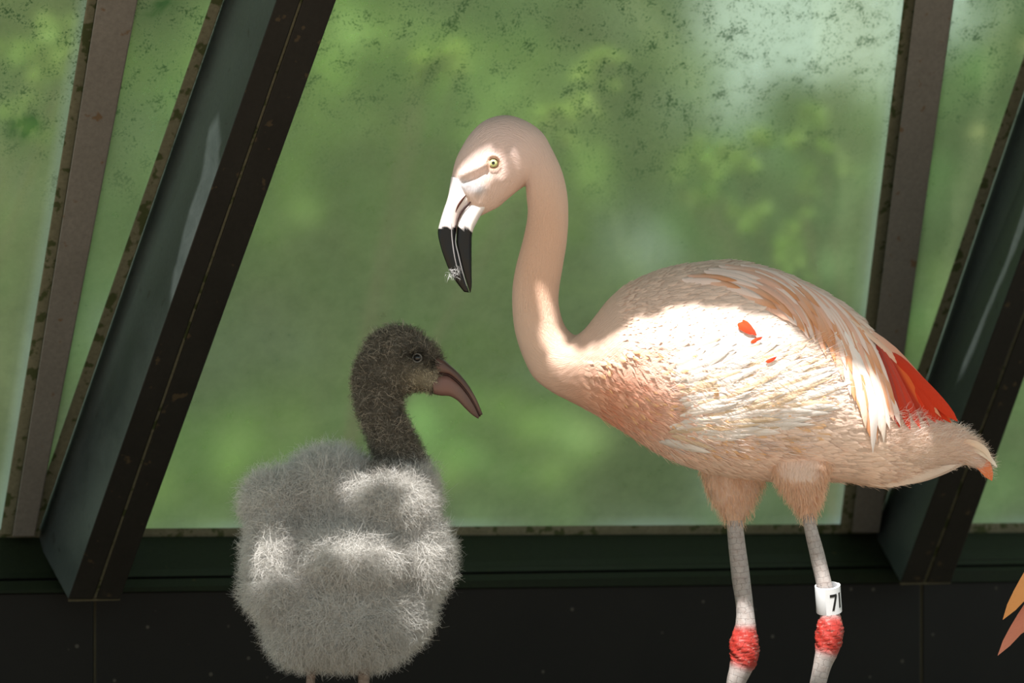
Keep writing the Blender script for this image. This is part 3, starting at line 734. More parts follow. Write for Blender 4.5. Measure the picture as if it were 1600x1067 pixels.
# red flight feathers, then the pale ones above them
RT = [(1403, 668), (1420, 672), (1436, 670), (1450, 668), (1463, 665), (1475, 663), (1486, 661), (1496, 658)]
for i, tp in enumerate(RT):
    f = i / 7
    r_ = (1368 + 14 * f, 530 + 14 * f); m_ = ((r_[0] + tp[0]) / 2 + 4 - 2 * f, (r_[1] + tp[1]) / 2 - 4 + 6 * f)
    cr = RED * (0.5 + .75 * random.random()); ce = lin((226, 96, 34)) if i in (3, 6) else None
    feather(wing, [r_, m_, tp], 10.5, 3, 5 - i * .3, cr * .8, cr, edge=ce, camber=.3, point=3, y=-.05)
feather(wing, [(1310, 486), (1376, 534), (1432, 594), (1494, 658)], 11, 3.0, 3.0, lin((236, 200, 176)), lin((214, 92, 50)), y=-.02, point=3)
feather(wing, [(1325, 500), (1382, 548), (1428, 600), (1470, 652)], 7, 5.0, 5.0, lin((240, 208, 186)), lin((228, 150, 110)), y=-.03, point=2.4)
cnt = 0
rows = [(.50, 1.0, 5.2), (.34, .86, 4.6), (.20, .70, 4.2), (.08, .54, 3.8), (0.0, .38, 3.4)]
for ri, (a_, b_, lf) in enumerate(rows):
    n_ = 15 if ri else 17
    for j in range(n_):
        k = 7 * j / (n_ - 1) + random.uniform(-.15, .15); k = min(max(k, 0), 6.99)
        aa, bb = a_ + random.uniform(-.04, .04), min(1, b_ + random.uniform(-.06, .06))
        aa = max(0, aa)
        base = lin((246, 220, 210)) if random.random() < .75 else lin((238, 188, 166))
        tip = base if random.random() < .62 else lin((226, 154, 104))
        base = base * random.uniform(.9, 1.06)
        ed = lin((222, 148, 96)) if random.random() < .28 else None
        feather(wing, sc_path(k, aa, bb), random.uniform(8, 11.5), 1.5 + ri * .5, lf + random.uniform(0, 1.5), base, tip, edge=ed, camber=.35, y=-.06)
# long white tertial hanging over the flank
feather(wing, [(1318, 520), (1344, 575), (1362, 640), (1361, 704)], 9.5, 5, 9, WHITE, WHITE, camber=.35, y=-.08)
feather(wing, [(1330, 520), (1358, 580), (1376, 640), (1378, 690)], 9.5, 4, 7, lin((240, 214, 196)), lin((244, 226, 212)), camber=.35, y=-.07)
feather(wing, [(1305, 520), (1328, 570), (1345, 625), (1350, 668)], 9.5, 4, 8, WHITE, lin((238, 214, 190)), camber=.35, y=-.08)
# ruffled coverts sweeping up and back
CV = [[(1045, 562), (1095, 542), (1140, 530), (1180, 533)], [(1050, 590), (1110, 570), (1170, 548), (1218, 535)], [(1060, 615), (1130, 595), (1195, 570), (1252, 537)],
      [(1065, 640), (1150, 618), (1220, 590), (1290, 562)], [(1060, 660), (1150, 642), (1230, 615), (1328, 582)], [(1045, 676), (1130, 664), (1230, 640), (1336, 612)], [(1030, 692), (1110, 690), (1180, 682), (1262, 672)]]
CV = np.array([catmull(c_, 41) for c_ in CV])
def cv_path(k, a, b):
    i = min(int(k), len(CV) - 2); f = k - i; c_ = CV[i] * (1 - f) + CV[i + 1] * f
    idx = np.clip(np.linspace(a * 40, b * 40, 5), 0, 39.99); lo = idx.astype(int); lo = np.minimum(lo, 39); fr = (idx - lo)[:, None]
    return c_[lo] * (1 - fr) + c_[lo + 1] * fr
for ri, (a_, b_) in enumerate([(.62, 1.0), (.46, .86), (.30, .68), (.16, .52), (.03, .36)]):
    n_ = 24
    for j in range(n_):
        k = min(max(6 * j / (n_ - 1) + random.uniform(-.2, .2), 0), 5.99)
        c_ = lin((246, 236, 230)) if random.random() < .7 else lin((240, 214, 184))
        p_ = cv_path(k, max(0, a_ + random.uniform(-.06, .06)), min(1, b_ + random.uniform(-.08, .08)))
        dn_ = random.uniform(-7, 7) if k < 4.4 else random.uniform(-6, 26)
        p_ = p_ + np.linspace(0, 1, len(p_))[:, None] * np.array((0, dn_)) - np.array((0, random.uniform(0, 16) if k > 4.8 else 0))
        feather(wing, p_, random.uniform(5, 10), 1.5 + random.uniform(0, 1.5), 2.5 + random.uniform(0, 4.5), c_ * random.uniform(.66, 1.0), c_ * random.uniform(.76, 1.0), camber=.28, point=1.2, y=-.1, nseg=9)
for p_, w_ in (([(1152, 508), (1162, 512), (1176, 524)], 7), ([(1160, 502), (1168, 512), (1181, 526)], 5), ([(1172, 536), (1182, 532), (1190, 528)], 3), ([(1195, 566), (1204, 563), (1212, 558)], 2.5)):
    feather(wing, p_, w_, 6, 7, lin((226, 70, 14)), lin((216, 44, 8)), y=-.1, nseg=6)
# tail: fluffy under-tail down and the quills under it
tail = feather(bird, [(1470, 690), (1515, 705), (1536, 726), (1549, 751)], 12, 6, 8, lin((236, 178, 140)), lin((228, 122, 72)), name='tail', y=0.0, onbody=False, point=3)
feather(tail, [(1478, 690), (1520, 698), (1543, 713), (1558, 730)], 6, 0, 2, lin((238, 214, 192)), lin((244, 232, 218)), y=-.012, onbody=False)
feather(tail, [(1490, 690), (1524, 694), (1540, 704), (1550, 722)], 5, 0, 2, lin((236, 196, 166)), lin((240, 220, 200)), y=-.016, onbody=False)
feather(tail, [(1385, 752), (1430, 748), (1475, 735), (1510, 722)], 7, 2, 2, lin((226, 200, 182)), lin((206, 188, 176)), y=-.005, onbody=False)
feather(tail, [(1360, 756), (1420, 747), (1465, 735), (1495, 726)], 9, 2, 2, lin((232, 206, 186)), lin((220, 200, 186)), y=-.015, onbody=False)
def body_strands(name, parent, mask, n, L, W, dirf, cfun, curl=.2, lift=.35):
    P, N, T_ = sample(bodyV, bodyF[:-2], n * 6)
    q = np.stack((800 + P[:, 0] / MM, 533.5 - (P[:, 2] - CAM[2]) / MM), -1)
    m = mask(q) ; P, N, q = P[m][:n], N[m][:n], q[m][:n]
    flip = ((P[:, 1] > 0) == (N[:, 1] < 0)) & (np.abs(N[:, 1]) > .15); N[flip] *= -1
    D = dirf(q); D = D - N * (D * N).sum(1)[:, None] * .8 + N * lift
    D += rng.normal(size=D.shape) * .15
    c = cfun(q); v_ = (0.85 + .25 * rng.random((len(P), 1)))
    V, F, C = strands(P, D, L * (0.5 + rng.random(len(P))) * MM, W * MM, c * v_, np.clip(c * v_ * 1.08 + .03, 0, 1), curl)
    return mesh_obj(name, V, F, M['down'], parent, col=C, kind='stuff')
def cv_dir(q):
    """feather flow over the folded wing"""
    pts = CV[:, ::4].reshape(-1, 2); d = np.gradient(CV, axis=1)[:, ::4].reshape(-1, 2)
    k_ = np.argmin(((q[:, None] - pts[None]) ** 2).sum(-1), 1); d = d[k_] / np.linalg.norm(d[k_], axis=1)[:, None]
    return np.column_stack((d[:, 0], np.zeros(len(q)), -d[:, 1]))
def dvec(x, z): return lambda q: np.broadcast_to(np.array((x, 0, z), float), (len(q), 3)).copy()
body_strands('down', tail, lambda q: (q[:, 0] > 1375) & (q[:, 1] > 640 + .1 * (q[:, 0] - 1400)), 14000, 14, .8, dvec(1, .2), lambda q: adult_colour(q) * .6 + WHITE * .4)
body_strands('down', tail, lambda q: (q[:, 0] > 1400) & (q[:, 1] < 692) & (q[:, 1] > 640 + .18 * (q[:, 0] - 1400)), 4200, 15, .7, dvec(.7, .7), lambda q: np.broadcast_to(WHITE, (len(q), 3)), .2, .5)
body_strands('barbs', wing, lambda q: (q[:, 0] > 1040) & (q[:, 0] < 1290) & (q[:, 1] > 590 - .30 * (q[:, 0] - 1040)) & (q[:, 1] > 530) & (q[:, 1] < 705 - .2 * (q[:, 0] - 1040) * (q[:, 0] > 1250)), 4200, 26, .9, cv_dir,
             lambda q: np.where((rng.random(len(q)) < .3)[:, None], lin((236, 204, 168)), WHITE) * (.7 + .3 * rng.random((len(q), 1))), .06, .22)
body_strands('barbs', wing, lambda q: (q[:, 0] > 935) & (q[:, 0] < 1250) & (q[:, 1] > 540) & (q[:, 1] < 715) & (q[:, 1] > 520 + .9 * (q[:, 0] - 1040)), 2600, 18, 1.1, dvec(1, -.35), lambda q: adult_colour(q), .08, .14)
body_strands('down', bird, lambda q: (q[:, 0] > 1040) & (q[:, 0] < 1400) & (q[:, 1] > 690), 3200, 13, .7, dvec(1, -.12), adult_colour, .1, .12)
body_strands('down', tail, lambda q: (q[:, 0] > 1490), 1500, 16, .7, dvec(1, -.25), lambda q: np.broadcast_to(WHITE, (len(q), 3)), .2, .3)
# thigh down
P, N, T_ = sample(thA[0], thA[1], 5000); P2_, N2_, _ = sample(thB[0], thB[1], 5000)
P = np.vstack((P, P2_)); N = np.vstack((N, N2_)); ctr = np.repeat(np.array((thA[0].mean(0), thB[0].mean(0))), 5000, 0)
N = np.where(((N * (P - ctr)).sum(1) < 0)[:, None], -N, N)
q = np.stack((800 + P[:, 0] / MM, 533.5 - (P[:, 2] - CAM[2]) / MM), -1); m = q[:, 1] > 662 + 40 * rng.random(len(q)); P, N, q = P[m], N[m], q[m]
c = (adult_colour(q) * .5 + lin((234, 200, 164)) * .5) * (0.85 + .25 * rng.random((len(P), 1)))
V, F, C = strands(P, np.array((.1, 0, -1)) + N * .3, 14 * MM * (.5 + rng.random(len(P))), 1.0 * MM, c, c * 1.05, .2)
mesh_obj('thigh_down', V, F, M['down'], bird, col=C, kind='stuff')

# bill
def bill_part(name, parent, out, inner, wid, n, colfun, y0=0.0, p=.62):
    o_ = catmull(out, n); i_ = catmull(inner, n); w_ = np.interp(np.linspace(0, 1, n), np.linspace(0, 1, len(wid)), wid)
    st = np.column_stack((o_, i_, w_))
    V, F, FLw = loft_pairs(st, n, 32, y0, p)
    q_ = np.stack((800 + V[:, 0] / MM, 533.5 - (V[:, 2] - CAM[2]) / MM), -1)
    return mesh_obj(name, V, F, M['bill'], parent, col=colfun(q_, V))
gape = [(756, 297), (737, 315), (723.5, 329), (715, 347), (712.5, 366), (712, 379), (716, 397), (722, 422), (729, 445), (733, 457)]
culm = [(705, 276), (698.8, 311), (692, 331), (687, 348), (684, 362), (687.5, 382), (695.5, 406.6), (704, 427), (713, 441), (725, 456)]
jaw = [(764, 322), (751, 337), (745, 348), (740, 358), (737.5, 369), (737, 385), (737, 405), (737, 427), (737, 447), (735.5, 457)]
def bcol(q_, V):
    edge = 354 + 2.0 * np.sin(q_[:, 0] * .35) + np.where(q_[:, 0] > 728, (q_[:, 0] - 728) * .8, 0)
    f = np.clip((q_[:, 1] - edge) / 2.0, 0, 1)[:, None]
    pink = np.clip(g(seg_d(q_, (716, 318), (706, 348)), 8), 0, 1)[:, None] * .35
    base = lin((236, 228, 228)) * (1 - pink) + lin((228, 176, 168)) * pink
    return base * (1 - f) + lin((9, 8, 8)) * f
ub = bill_part('upper_bill', bird, culm, gape, [22, 20, 18, 15, 13, 11.5, 10.5, 9, 6, 2.5], 60, bcol)
lb = bill_part('lower_bill', bird, [(x + 1.2, y) for x, y in gape], jaw, [22, 20, 18, 15.5, 14, 12.5, 11.5, 9.5, 6.5, 2.5], 60, bcol)
def bill_line(name, parent, pts, wid, col, ys):
    """thin raised or dark line that follows the bill's near side"""
    pts = catmull(pts, 24); ysv = np.interp(np.linspace(0, 1, 24), np.linspace(0, 1, len(ys)), ys)
    P = np.array([at(x, y, 0) for x, y in pts]); P[:, 1] = -ysv * MM
    V, F = tube(P, np.full(24, wid * MM) * np.sin(np.linspace(.25, 2.9, 24)), 8)
    mesh_obj(name, V, F, M['bill'], parent, col=np.broadcast_to(lin(col), V.shape))
bill_line('nostril', ub, [(729, 305), (722, 314), (716, 323), (712, 332)], 1.7, (70, 34, 26), [20.5, 19.8, 18.5, 16])
bill_line('gape_line', lb, [(752, 300), (744, 308), (733, 319), (723.5, 329), (715, 347), (713, 366)], 1.5, (60, 40, 40), [20.5, 19, 17, 14.5, 11.5, 10.0])
bill_line('gape_line', lb, [(713, 362), (712, 379), (716, 397), (722, 422), (730, 450)], 1.2, (120, 118, 120), [9.0, 8.5, 8, 6.5, 3.5])
bill_line('bill_ridge', ub, [(707, 334), (706, 350), (706, 365), (708, 385), (713, 413), (720, 434)], 0.9, (150, 146, 148), [13.8, 13.2, 12.6, 11.5, 9.2, 6.5])
# wisp of down stuck on the bill tip
V, F, C = strands(np.array([at(random.uniform(701, 716), random.uniform(420, 434), -.008) for _ in range(60)]), rng.normal(size=(60, 3)) * np.array((1, .4, 1)) + np.array((0, -.4, -.2)), 9 * MM, .5 * MM, np.broadcast_to(lin((215, 215, 218)), (60, 3)), np.broadcast_to(lin((240, 240, 240)), (60, 3)), .8)
mesh_obj('down_wisp', V, F, M['down'], bird, col=C, kind='stuff')
# eyes
def eye(parent, px_, py_, r, iris, pupil_r, ysurf, sgn, lid, lidw=1.9):
    c_ = np.array(((px_ - 800) * MM, 0, CAM[2] - (py_ - 533.5) * MM)); c_[1] = sgn * (ysurf - r * .55) * MM
    n, k = 20, 24; V, C = [], []
    for i in range(n + 1):
        th = math.pi * i / n
        for j in range(k):
            a_ = 2 * math.pi * j / k; rr = r * math.sin(th) * MM
            V.append(c_ + np.array((rr * math.cos(a_), sgn * r * math.cos(th) * MM, rr * math.sin(a_))))
            rd = r * math.sin(th)
            if th < math.pi / 2: C.append(lin((8, 8, 10)) if rd < pupil_r else (lin(iris) * (.75 if rd > r * .85 else 1.0)))
            else: C.append(lin(iris))
    F = [tuple(f) for f in ring_faces(n + 1, k).tolist()]
    e_ = mesh_obj('eye', V, F, M['eye'], parent, col=np.array(C))
    a_ = np.linspace(0, 2 * math.pi, 33)[:-1]
    Vt, Ct = [], []
    for x_ in a_:
        for y_ in np.linspace(0, 2 * math.pi, 9)[:-1]:
            rr = (r * 1.02 + lidw * math.cos(y_)) * MM
            Vt.append(c_ + np.array((rr * math.cos(x_), sgn * (r * .45 + lidw * math.sin(y_)) * MM, rr * .95 * math.sin(x_))))
    Ft = [(i * 8 + j, i * 8 + (j + 1) % 8, ((i + 1) % 32) * 8 + (j + 1) % 8, ((i + 1) % 32) * 8 + j) for i in range(32) for j in range(8)]
    mesh_obj('eyelid', Vt, Ft, M['bill'], e_, col=np.broadcast_to(lin(lid), (len(Vt), 3)))
    return e_
def near_y(Vs, Fs, px_, py_):
    """half width of a lofted surface at a side-view pixel"""
    q_ = np.stack((800 + Vs[:, 0] / MM, 533.5 - (Vs[:, 2] - CAM[2]) / MM), -1); d_ = np.linalg.norm(q_ - np.array((px_, py_)), axis=1)
    k_ = np.argsort(d_)[:12]; return float(np.abs(Vs[k_, 1]).max() / MM)
ye = near_y(bodyV, bodyF, 771, 257)
for sg in (-1, 1): eye(bird, 771, 257, 7.0, (208, 216, 150), 2.8, ye + 1.0, sg, (112, 92, 60), 1.3)

# legs
GREYL, PINKL, REDL = lin((172, 171, 170)), lin((170, 136, 130)), lin((170, 48, 40))
def leg_mesh(parent, pts, rad, y0, red, foot):
    n = 220; Q_ = catmull(np.column_stack((pts, rad)), n)
    P = np.column_stack(((Q_[:, 0] - 800) * MM, np.full(n, y0), CAM[2] - (Q_[:, 1] - 533.5) * MM))
    k = 28; V, F = tube(P, Q_[:, 2] * MM, k)
    yrow = np.repeat(Q_[:, 1], k); a_ = np.tile(np.arange(k) / k * 2 * np.pi, n)
    f = np.clip(1 / (1 + np.exp(-(yrow - red[0]) / 2.5)) * 1 / (1 + np.exp((yrow - red[1]) / 2.5)), 0, 1)[:, None]
    pk = .22
    C = GREYL * (1 - pk) + PINKL * pk
    knob = 1 + .05 * np.sin(yrow * .9 + 3 * np.sin(a_ * 3)) * f[:, 0] + .05 * np.sin(a_ * 5 + yrow * .3) * f[:, 0]
    ctr = np.repeat(P, k, 0); V = ctr + (V - ctr) * knob[:, None]
    fl_ = np.column_stack((a_ * 14, yrow, np.zeros(len(V))))
    lo = mesh_obj('leg', V, F, M['leg'], parent, col=C * (1 - f) + REDL * f, flow=fl_)
    # webbed foot on the ground, toes forward (to the left)
    x0, sc_ = P[-1][0], 1.0
    V = [(x0 + .012, y0, .0), (x0 + .012, y0, .028)]; V = []
    toes = [(-.085, -.045), (-.10, 0.0), (-.085, .045)]
    out_ = [(.015, -.012), (-.02, -.022), toes[0], (-.06, -.022), toes[1], (-.06, .022), toes[2], (-.02, .022), (.015, .012), (.03, 0)]
    top = [(x0 + a, y0 + b, .012 if abs(a) < .04 else .007) for a, b in out_]; bot = [(x, y, 0.001) for x, y, z in top]
    V = top + bot + [(x0, y0, .03)]; n_ = len(out_)
    F = [(i, (i + 1) % n_, 2 * n_) for i in range(n_)] + [tuple(range(2 * n_ - 1, n_ - 1, -1))] + [(i, i + n_, (i + 1) % n_ + n_, (i + 1) % n_) for i in range(n_)]
    mesh_obj('foot', V, F, M['leg'], lo, col=np.broadcast_to(GREYL * .8, (len(V), 3)), flow=np.array(V) * 1200)
    return lo
far_leg = leg_mesh(bird, [(1150, 775), (1151, 815), (1160, 900), (1168, 970), (1168, 985), (1166, 1008), (1166, 1030), (1160, 1050), (1153, 1070), (1150, 1110), (1152, 1220), (1155, 1335)],
                   [13, 13, 14.5, 15, 17, 22.5, 22, 18, 15, 12, 12, 14], .035, (982, 1046), None)
near_leg = leg_mesh(bird, [(1255, 780), (1257.5, 803), (1271, 862), (1284, 918), (1291, 955), (1291, 972), (1289, 992), (1286, 1010), (1280, 1030), (1271, 1067), (1262, 1110), (1260, 1220), (1262, 1335)],
                    [9, 9.5, 11.5, 12.5, 15, 20, 21, 18, 14.5, 12.5, 11.5, 11.5, 14], -.048, (957, 1014), None)
# leg band with its number
bt, bb_ = at(1291.5, 913, -.048), at(1295.5, 957, -.048)
bax = (bb_ - bt) / np.linalg.norm(bb_ - bt); tilt = Vector(bax)
e2 = np.array((0, -1.0, 0)) - bax * bax.dot((0, -1.0, 0)); e2 = e2 - 0.0 * bax; e2 /= np.linalg.norm(e2); e1 = np.cross(e2, bax)
if e1[0] < 0: e1 = -e1
# tip the ring a little towards the viewer so that its mouth shows
tl_ = 0.24
bax2 = bax * math.cos(tl_) + e2 * -math.sin(tl_) * -1 * 1.0 * -1; bax2 = bax * math.cos(tl_) + np.array((0, -1, 0)) * math.sin(tl_) * -1
bax2 = bax * math.cos(tl_) + np.array((0, 1.0, 0)) * math.sin(tl_); bax2 /= np.linalg.norm(bax2)
e2 = np.array((0, -1.0, 0)) - bax2 * bax2.dot((0, -1.0, 0)); e2 /= np.linalg.norm(e2)
Hb = np.linalg.norm(bb_ - bt); mid = (bt + bb_) / 2
def on_band(th, h, r): return mid + bax2 * (h - .5) * Hb + (e1 * math.sin(th) + e2 * math.cos(th)) * r * MM
V, F = [], []; k = 48
prof = [(0.0, 19), (1.0, 19), (1.0, 16.6), (0.0, 16.6)]
for j in range(k):
    th = 2 * math.pi * j / k
    for h_, r_ in prof: V.append(on_band(th, h_, r_))
for j in range(k):
    for i in range(4): F.append((j * 4 + i, j * 4 + (i + 1) % 4, ((j + 1) % k) * 4 + (i + 1) % 4, ((j + 1) % k) * 4 + i))
band = mesh_obj('leg_band', V, F, M['band'], bird); b = band.modifiers.new('edge', 'BEVEL'); b.width = .0006; b.segments = 2; b.limit_method = 'ANGLE'
setp(band, 'white plastic leg band printed 71')
# overlapping end of the rolled strip
V, F = [], []
for i in range(17):
    th = -.28 + (2.0 + .28) * i / 16
    for h_, r_ in ((.015, 19), (.985, 19), (.985, 20.6), (.015, 20.6)): V.append(on_band(th, h_, r_))
for i in range(16):
    for j in range(4): F.append((i * 4 + j, i * 4 + (j + 1) % 4, i * 4 + 4 + (j + 1) % 4, i * 4 + 4 + j))
F += [(3, 2, 1, 0), (64, 65, 66, 67)]
mesh_obj('band_overlap', V, F, M['band'], band, smooth=False)
def digit(strokes, name):
    V, F = [], []
    for (t0, h0), (t1, h1), wd, horiz in strokes:
        n_ = 8; b0 = len(V)
        for i in range(n_ + 1):
            f = i / n_; th = t0 + (t1 - t0) * f; h_ = h0 + (h1 - h0) * f
            for s_ in (-1, 1):
                for r_ in (20.6, 21.0):
                    V.append(on_band(th + (0 if horiz else s_ * wd), h_ + (s_ * wd * .5 if horiz else 0), r_))
        for i in range(n_):
            a_ = b0 + i * 4
            F += [(a_ + 1, a_ + 3, a_ + 7, a_ + 5), (a_, a_ + 4, a_ + 6, a_ + 2), (a_, a_ + 1, a_ + 5, a_ + 4), (a_ + 2, a_ + 6, a_ + 7, a_ + 3)]
        F += [(b0, b0 + 2, b0 + 3, b0 + 1), (b0 + n_ * 4, b0 + n_ * 4 + 1, b0 + n_ * 4 + 3, b0 + n_ * 4 + 2)]
    mesh_obj(name, V, F, M['print'], band, smooth=False)
digit([((.06, .27), (.62, .27), .10, True), ((.57, .27), (.26, .82), .085, False)], 'printed_digit')
digit([((.93, .22), (.93, .78), .10, False)], 'printed_digit')

# ------------------------------------------------------------------ grey chick
CY = -0.05
chx = (535 - 800) * MM
chick = thing('flamingo_chick', (chx, CY, 0), 'fluffy grey flamingo chick with dark neck and short pinkish bill', 'bird', 'flamingos')
def blob(cx_, cy_, dx, dy, dz_, ydep):
    bm_ = bmesh.new(); bmesh.ops.create_icosphere(bm_, subdivisions=4, radius=1.0)
    V_ = np.array([v.co for v in bm_.verts]); F_ = [tuple(v.index for v in f.verts) for f in bm_.faces]; bm_.free()
    c_ = np.array(((cx_ - 800) * MM, CY + ydep * MM, CAM[2] - (cy_ - 533.5) * MM))
    return V_ * np.array((dx, dz_, dy)) * MM + c_, F_
CHN = [(692, 566, 684, 612, 15), (687, 557, 680, 613, 19), (678, 541, 669, 610, 25), (657, 524, 655, 608, 31), (634, 514, 643, 609, 35), (609, 514, 632, 612, 36), (589, 527, 625, 616, 35), (574, 547, 624, 621, 34), (563, 571, 625, 629, 33),
       (559, 596, 628, 641, 32), (562, 623, 634, 654, 32), (569, 648, 642, 671, 32), (579, 672, 653, 692, 32), (588, 700, 665, 714, 33), (596, 735, 669, 742, 34), (600, 780, 668, 785, 34)]
nkV, nkF, nkL = loft_pairs(CHN, 160, 48, CY)
qn = np.stack((800 + nkV[:, 0] / MM, 533.5 - (nkV[:, 2] - CAM[2]) / MM), -1)
nkV[:, 1] += np.sign(nkV[:, 1] - CY) * MM * np.clip(np.abs(nkV[:, 1] - CY) / (15 * MM), 0, 1) * (2.5 * g(seg_d(qn, (640, 545), (668, 545)), 6) - 2.5 * g(seg_d(qn, (654, 558), (655, 559)), 9) + 3 * g(seg_d(qn, (645, 590), (660, 590)), 14))
parts = [blob(548, 885, 128, 132, 125, 10), blob(440, 780, 44, 40, 55, -30), blob(520, 765, 70, 55, 80, 0), blob(610, 775, 66, 52, 70, -45), blob(658, 862, 38, 58, 60, -35),
         blob(438, 865, 32, 75, 60, -50), blob(545, 945, 120, 74, 105, -25), blob(560, 860, 75, 38, 60, -95), blob(450, 905, 48, 40, 50, -70), blob(585, 985, 48, 34, 60, -30), blob(485, 985, 48, 34, 60, -30)]
V = np.zeros((0, 3)); F = []
for v_, f_ in parts + [(nkV, nkF)]:
    n0 = len(V); V = np.vstack((V, v_)); F += [tuple(i + n0 for i in f) for f in f_]
tmp = mesh_obj('remesh_source', V, F, M['down']); md = tmp.modifiers.new('r', 'REMESH'); md.mode = 'VOXEL'; md.voxel_size = .0035
sm = tmp.modifiers.new('s', 'SMOOTH'); sm.factor = .5; sm.iterations = 4
bpy.context.view_layer.update()
ev = bpy.data.meshes.new_from_object(tmp.evaluated_get(bpy.context.evaluated_depsgraph_get()))
CVt = np.zeros(len(ev.vertices) * 3); ev.vertices.foreach_get('co', CVt); CVt = CVt.reshape(-1, 3)
CF = [tuple(p.vertices) for p in ev.polygons]
bpy.data.objects.remove(tmp); bpy.data.meshes.remove(ev)
def chick_colour(q):
    x, y = q[:, 0], q[:, 1]
    def el(cx, cy, sx, sy): return np.exp(-(((x - cx) / sx) ** 2 + ((y - cy) / sy) ** 2))[:, None]
    c = np.broadcast_to(lin((208, 206, 203)), (len(q), 3)).copy()
    def mx(c, col, f): return c * (1 - f) + lin(col) * f
    nk = (1 / (1 + np.exp(-(728 - y - .25 * (x - 640)) / 7)))[:, None] * (x > 535)[:, None] * (1 / (1 + np.exp(-(752 - y) / 5)))[:, None] * (1 / (1 + np.exp(-((x - 575) + np.where(y < 700, 200, 0)) / 4)))[:, None]
    c = mx(c, (122, 116, 106), nk)
    f = np.clip(el(668, 590, 34, 24) * 1.2, 0, 1) * nk; c = mx(c, (150, 142, 124), f)
    c = mx(c, (40, 38, 34), np.clip(el(654, 556, 17, 12) * 1.2, 0, 1)); c = mx(c, (52, 48, 42), el(680, 566, 14, 7))
    return c
cq = np.stack((800 + CVt[:, 0] / MM, 533.5 - (CVt[:, 2] - CAM[2]) / MM), -1)
CBVH = BVHTree.FromPolygons([Vector(v) for v in CVt], CF)
mesh_obj('body', CVt, CF, M['down'], chick, col=chick_colour(cq))
P, N, T_ = sample(CVt, CF, 140000)
q = np.stack((800 + P[:, 0] / MM, 533.5 - (P[:, 2] - CAM[2]) / MM), -1)
neck = (q[:, 1] < 728 - .25 * (q[:, 0] - 640) + 6) & (q[:, 0] > 535) & ((q[:, 1] < 700) | (q[:, 0] > 578))
bare = (np.linalg.norm(q - np.array((654.6, 558.7)), axis=1) < 9)
ok = ~bare & ((P[:, 1] < CY + .05) | (rng.random(len(P)) < .35))
P, N, q, neck = P[ok], N[ok], q[ok], neck[ok]
# clumps: strands lean towards shared random offsets
lowf = np.stack([np.sin(P @ rng.normal(size=3) * f_ + rng.random() * 6) for f_ in (60, 75, 90, 120, 150, 180)], -1)
cl = np.stack((lowf[:, 0] + lowf[:, 3], lowf[:, 1] + lowf[:, 4], lowf[:, 2] + lowf[:, 5]), -1) * .22
drape = np.array((0.0, 0, -.30))
face = np.clip(np.exp(-(((q[:, 0] - 668) / 30) ** 2 + ((q[:, 1] - 592) / 24) ** 2)), 0, 1) * neck
side_r = np.clip((q[:, 0] - 560) / 120, 0, 1)[:, None]
D = N + cl + np.where(neck[:, None], np.array((-.35, 0, -.35)), drape + side_r * np.array((.25, 0, -.1))) + rng.normal(size=P.shape) * np.where(neck, .3, .35)[:, None]
Ls = np.where(neck, 13 * (1 - .7 * face), 27) * MM * (.45 + .9 * rng.random(len(P)))
c = chick_colour(q); v_ = (.8 + .35 * rng.random((len(P), 1)))
V, F, C = strands(P - N * .001, D, Ls, np.where(neck, 1.1, .8) * MM, c * v_, np.clip(np.where(neck[:, None], c * (0.9 + 2.2 * (rng.random((len(P), 1)) < .22)), c * 1.08) * v_, 0, .95), .6)
mesh_obj('down', V, F, M['down'], chick, col=C, kind='stuff')
# bill, eyes, legs
def ccol(q_, V):
    f = np.clip(seg_d(q_, (695, 600), (715, 610)) / 60, 0, 1)[:, None]
    c = lin((112, 86, 78)) * (1 - f) + lin((84, 62, 56)) * f
    dk = np.clip(g(np.minimum(seg_d(q_, (700, 566), (738, 606)), seg_d(q_, (748, 655), (756, 645))), 7), 0, 1)[:, None] * .7
    pk = np.clip(g(np.linalg.norm(q_ - np.array((699, 600)), axis=1), 16), 0, 1)[:, None] * .6
    c = c * (1 - pk) + lin((126, 88, 82)) * pk
    return c * (1 - dk) + lin((58, 46, 42)) * dk
cg = [(676, 583), (690, 583), (701, 584), (714, 593), (730, 611), (743, 632), (750, 648)]
cub = bill_part('upper_bill', chick, [(684, 556), (693, 560), (704, 569), (719.5, 583.7), (733, 601), (744, 620), (755, 646)], cg, [19, 17, 14, 11, 8.5, 6.5, 3], 50, ccol, CY)
clb = bill_part('lower_bill', chick, [(x, y + 1) for x, y in cg], [(680, 615), (690, 617), (704, 618), (715, 624), (727, 636), (739, 647), (748, 653)], [18, 17, 14, 11, 8.5, 6, 3], 50, ccol, CY)
def cline(name, parent, pts, wid, col, ys):
    pts = catmull(pts, 24); ysv = np.interp(np.linspace(0, 1, 24), np.linspace(0, 1, len(ys)), ys)
    P = np.array([at(x, y, 0) for x, y in pts]); P[:, 1] = CY - ysv * MM
    V, F = tube(P, np.full(24, wid * MM), 8); mesh_obj(name, V, F, M['bill'], parent, col=np.broadcast_to(lin(col), V.shape))
cline('gape_line', clb, [(679, 584), (701, 584.5), (714, 593.5), (730, 611.5), (743, 632), (751, 649)], 1.0, (58, 34, 32), [17.5, 13, 10.5, 8, 5.8, 3])
cline('nostril', cub, [(697, 577), (704, 578), (710, 582)], 1.2, (46, 34, 30), [12.5, 12, 10.5])
ce_ = near_y(nkV - np.array((0, CY, 0)), nkF, 654.6, 558.7)
oldadd = eye
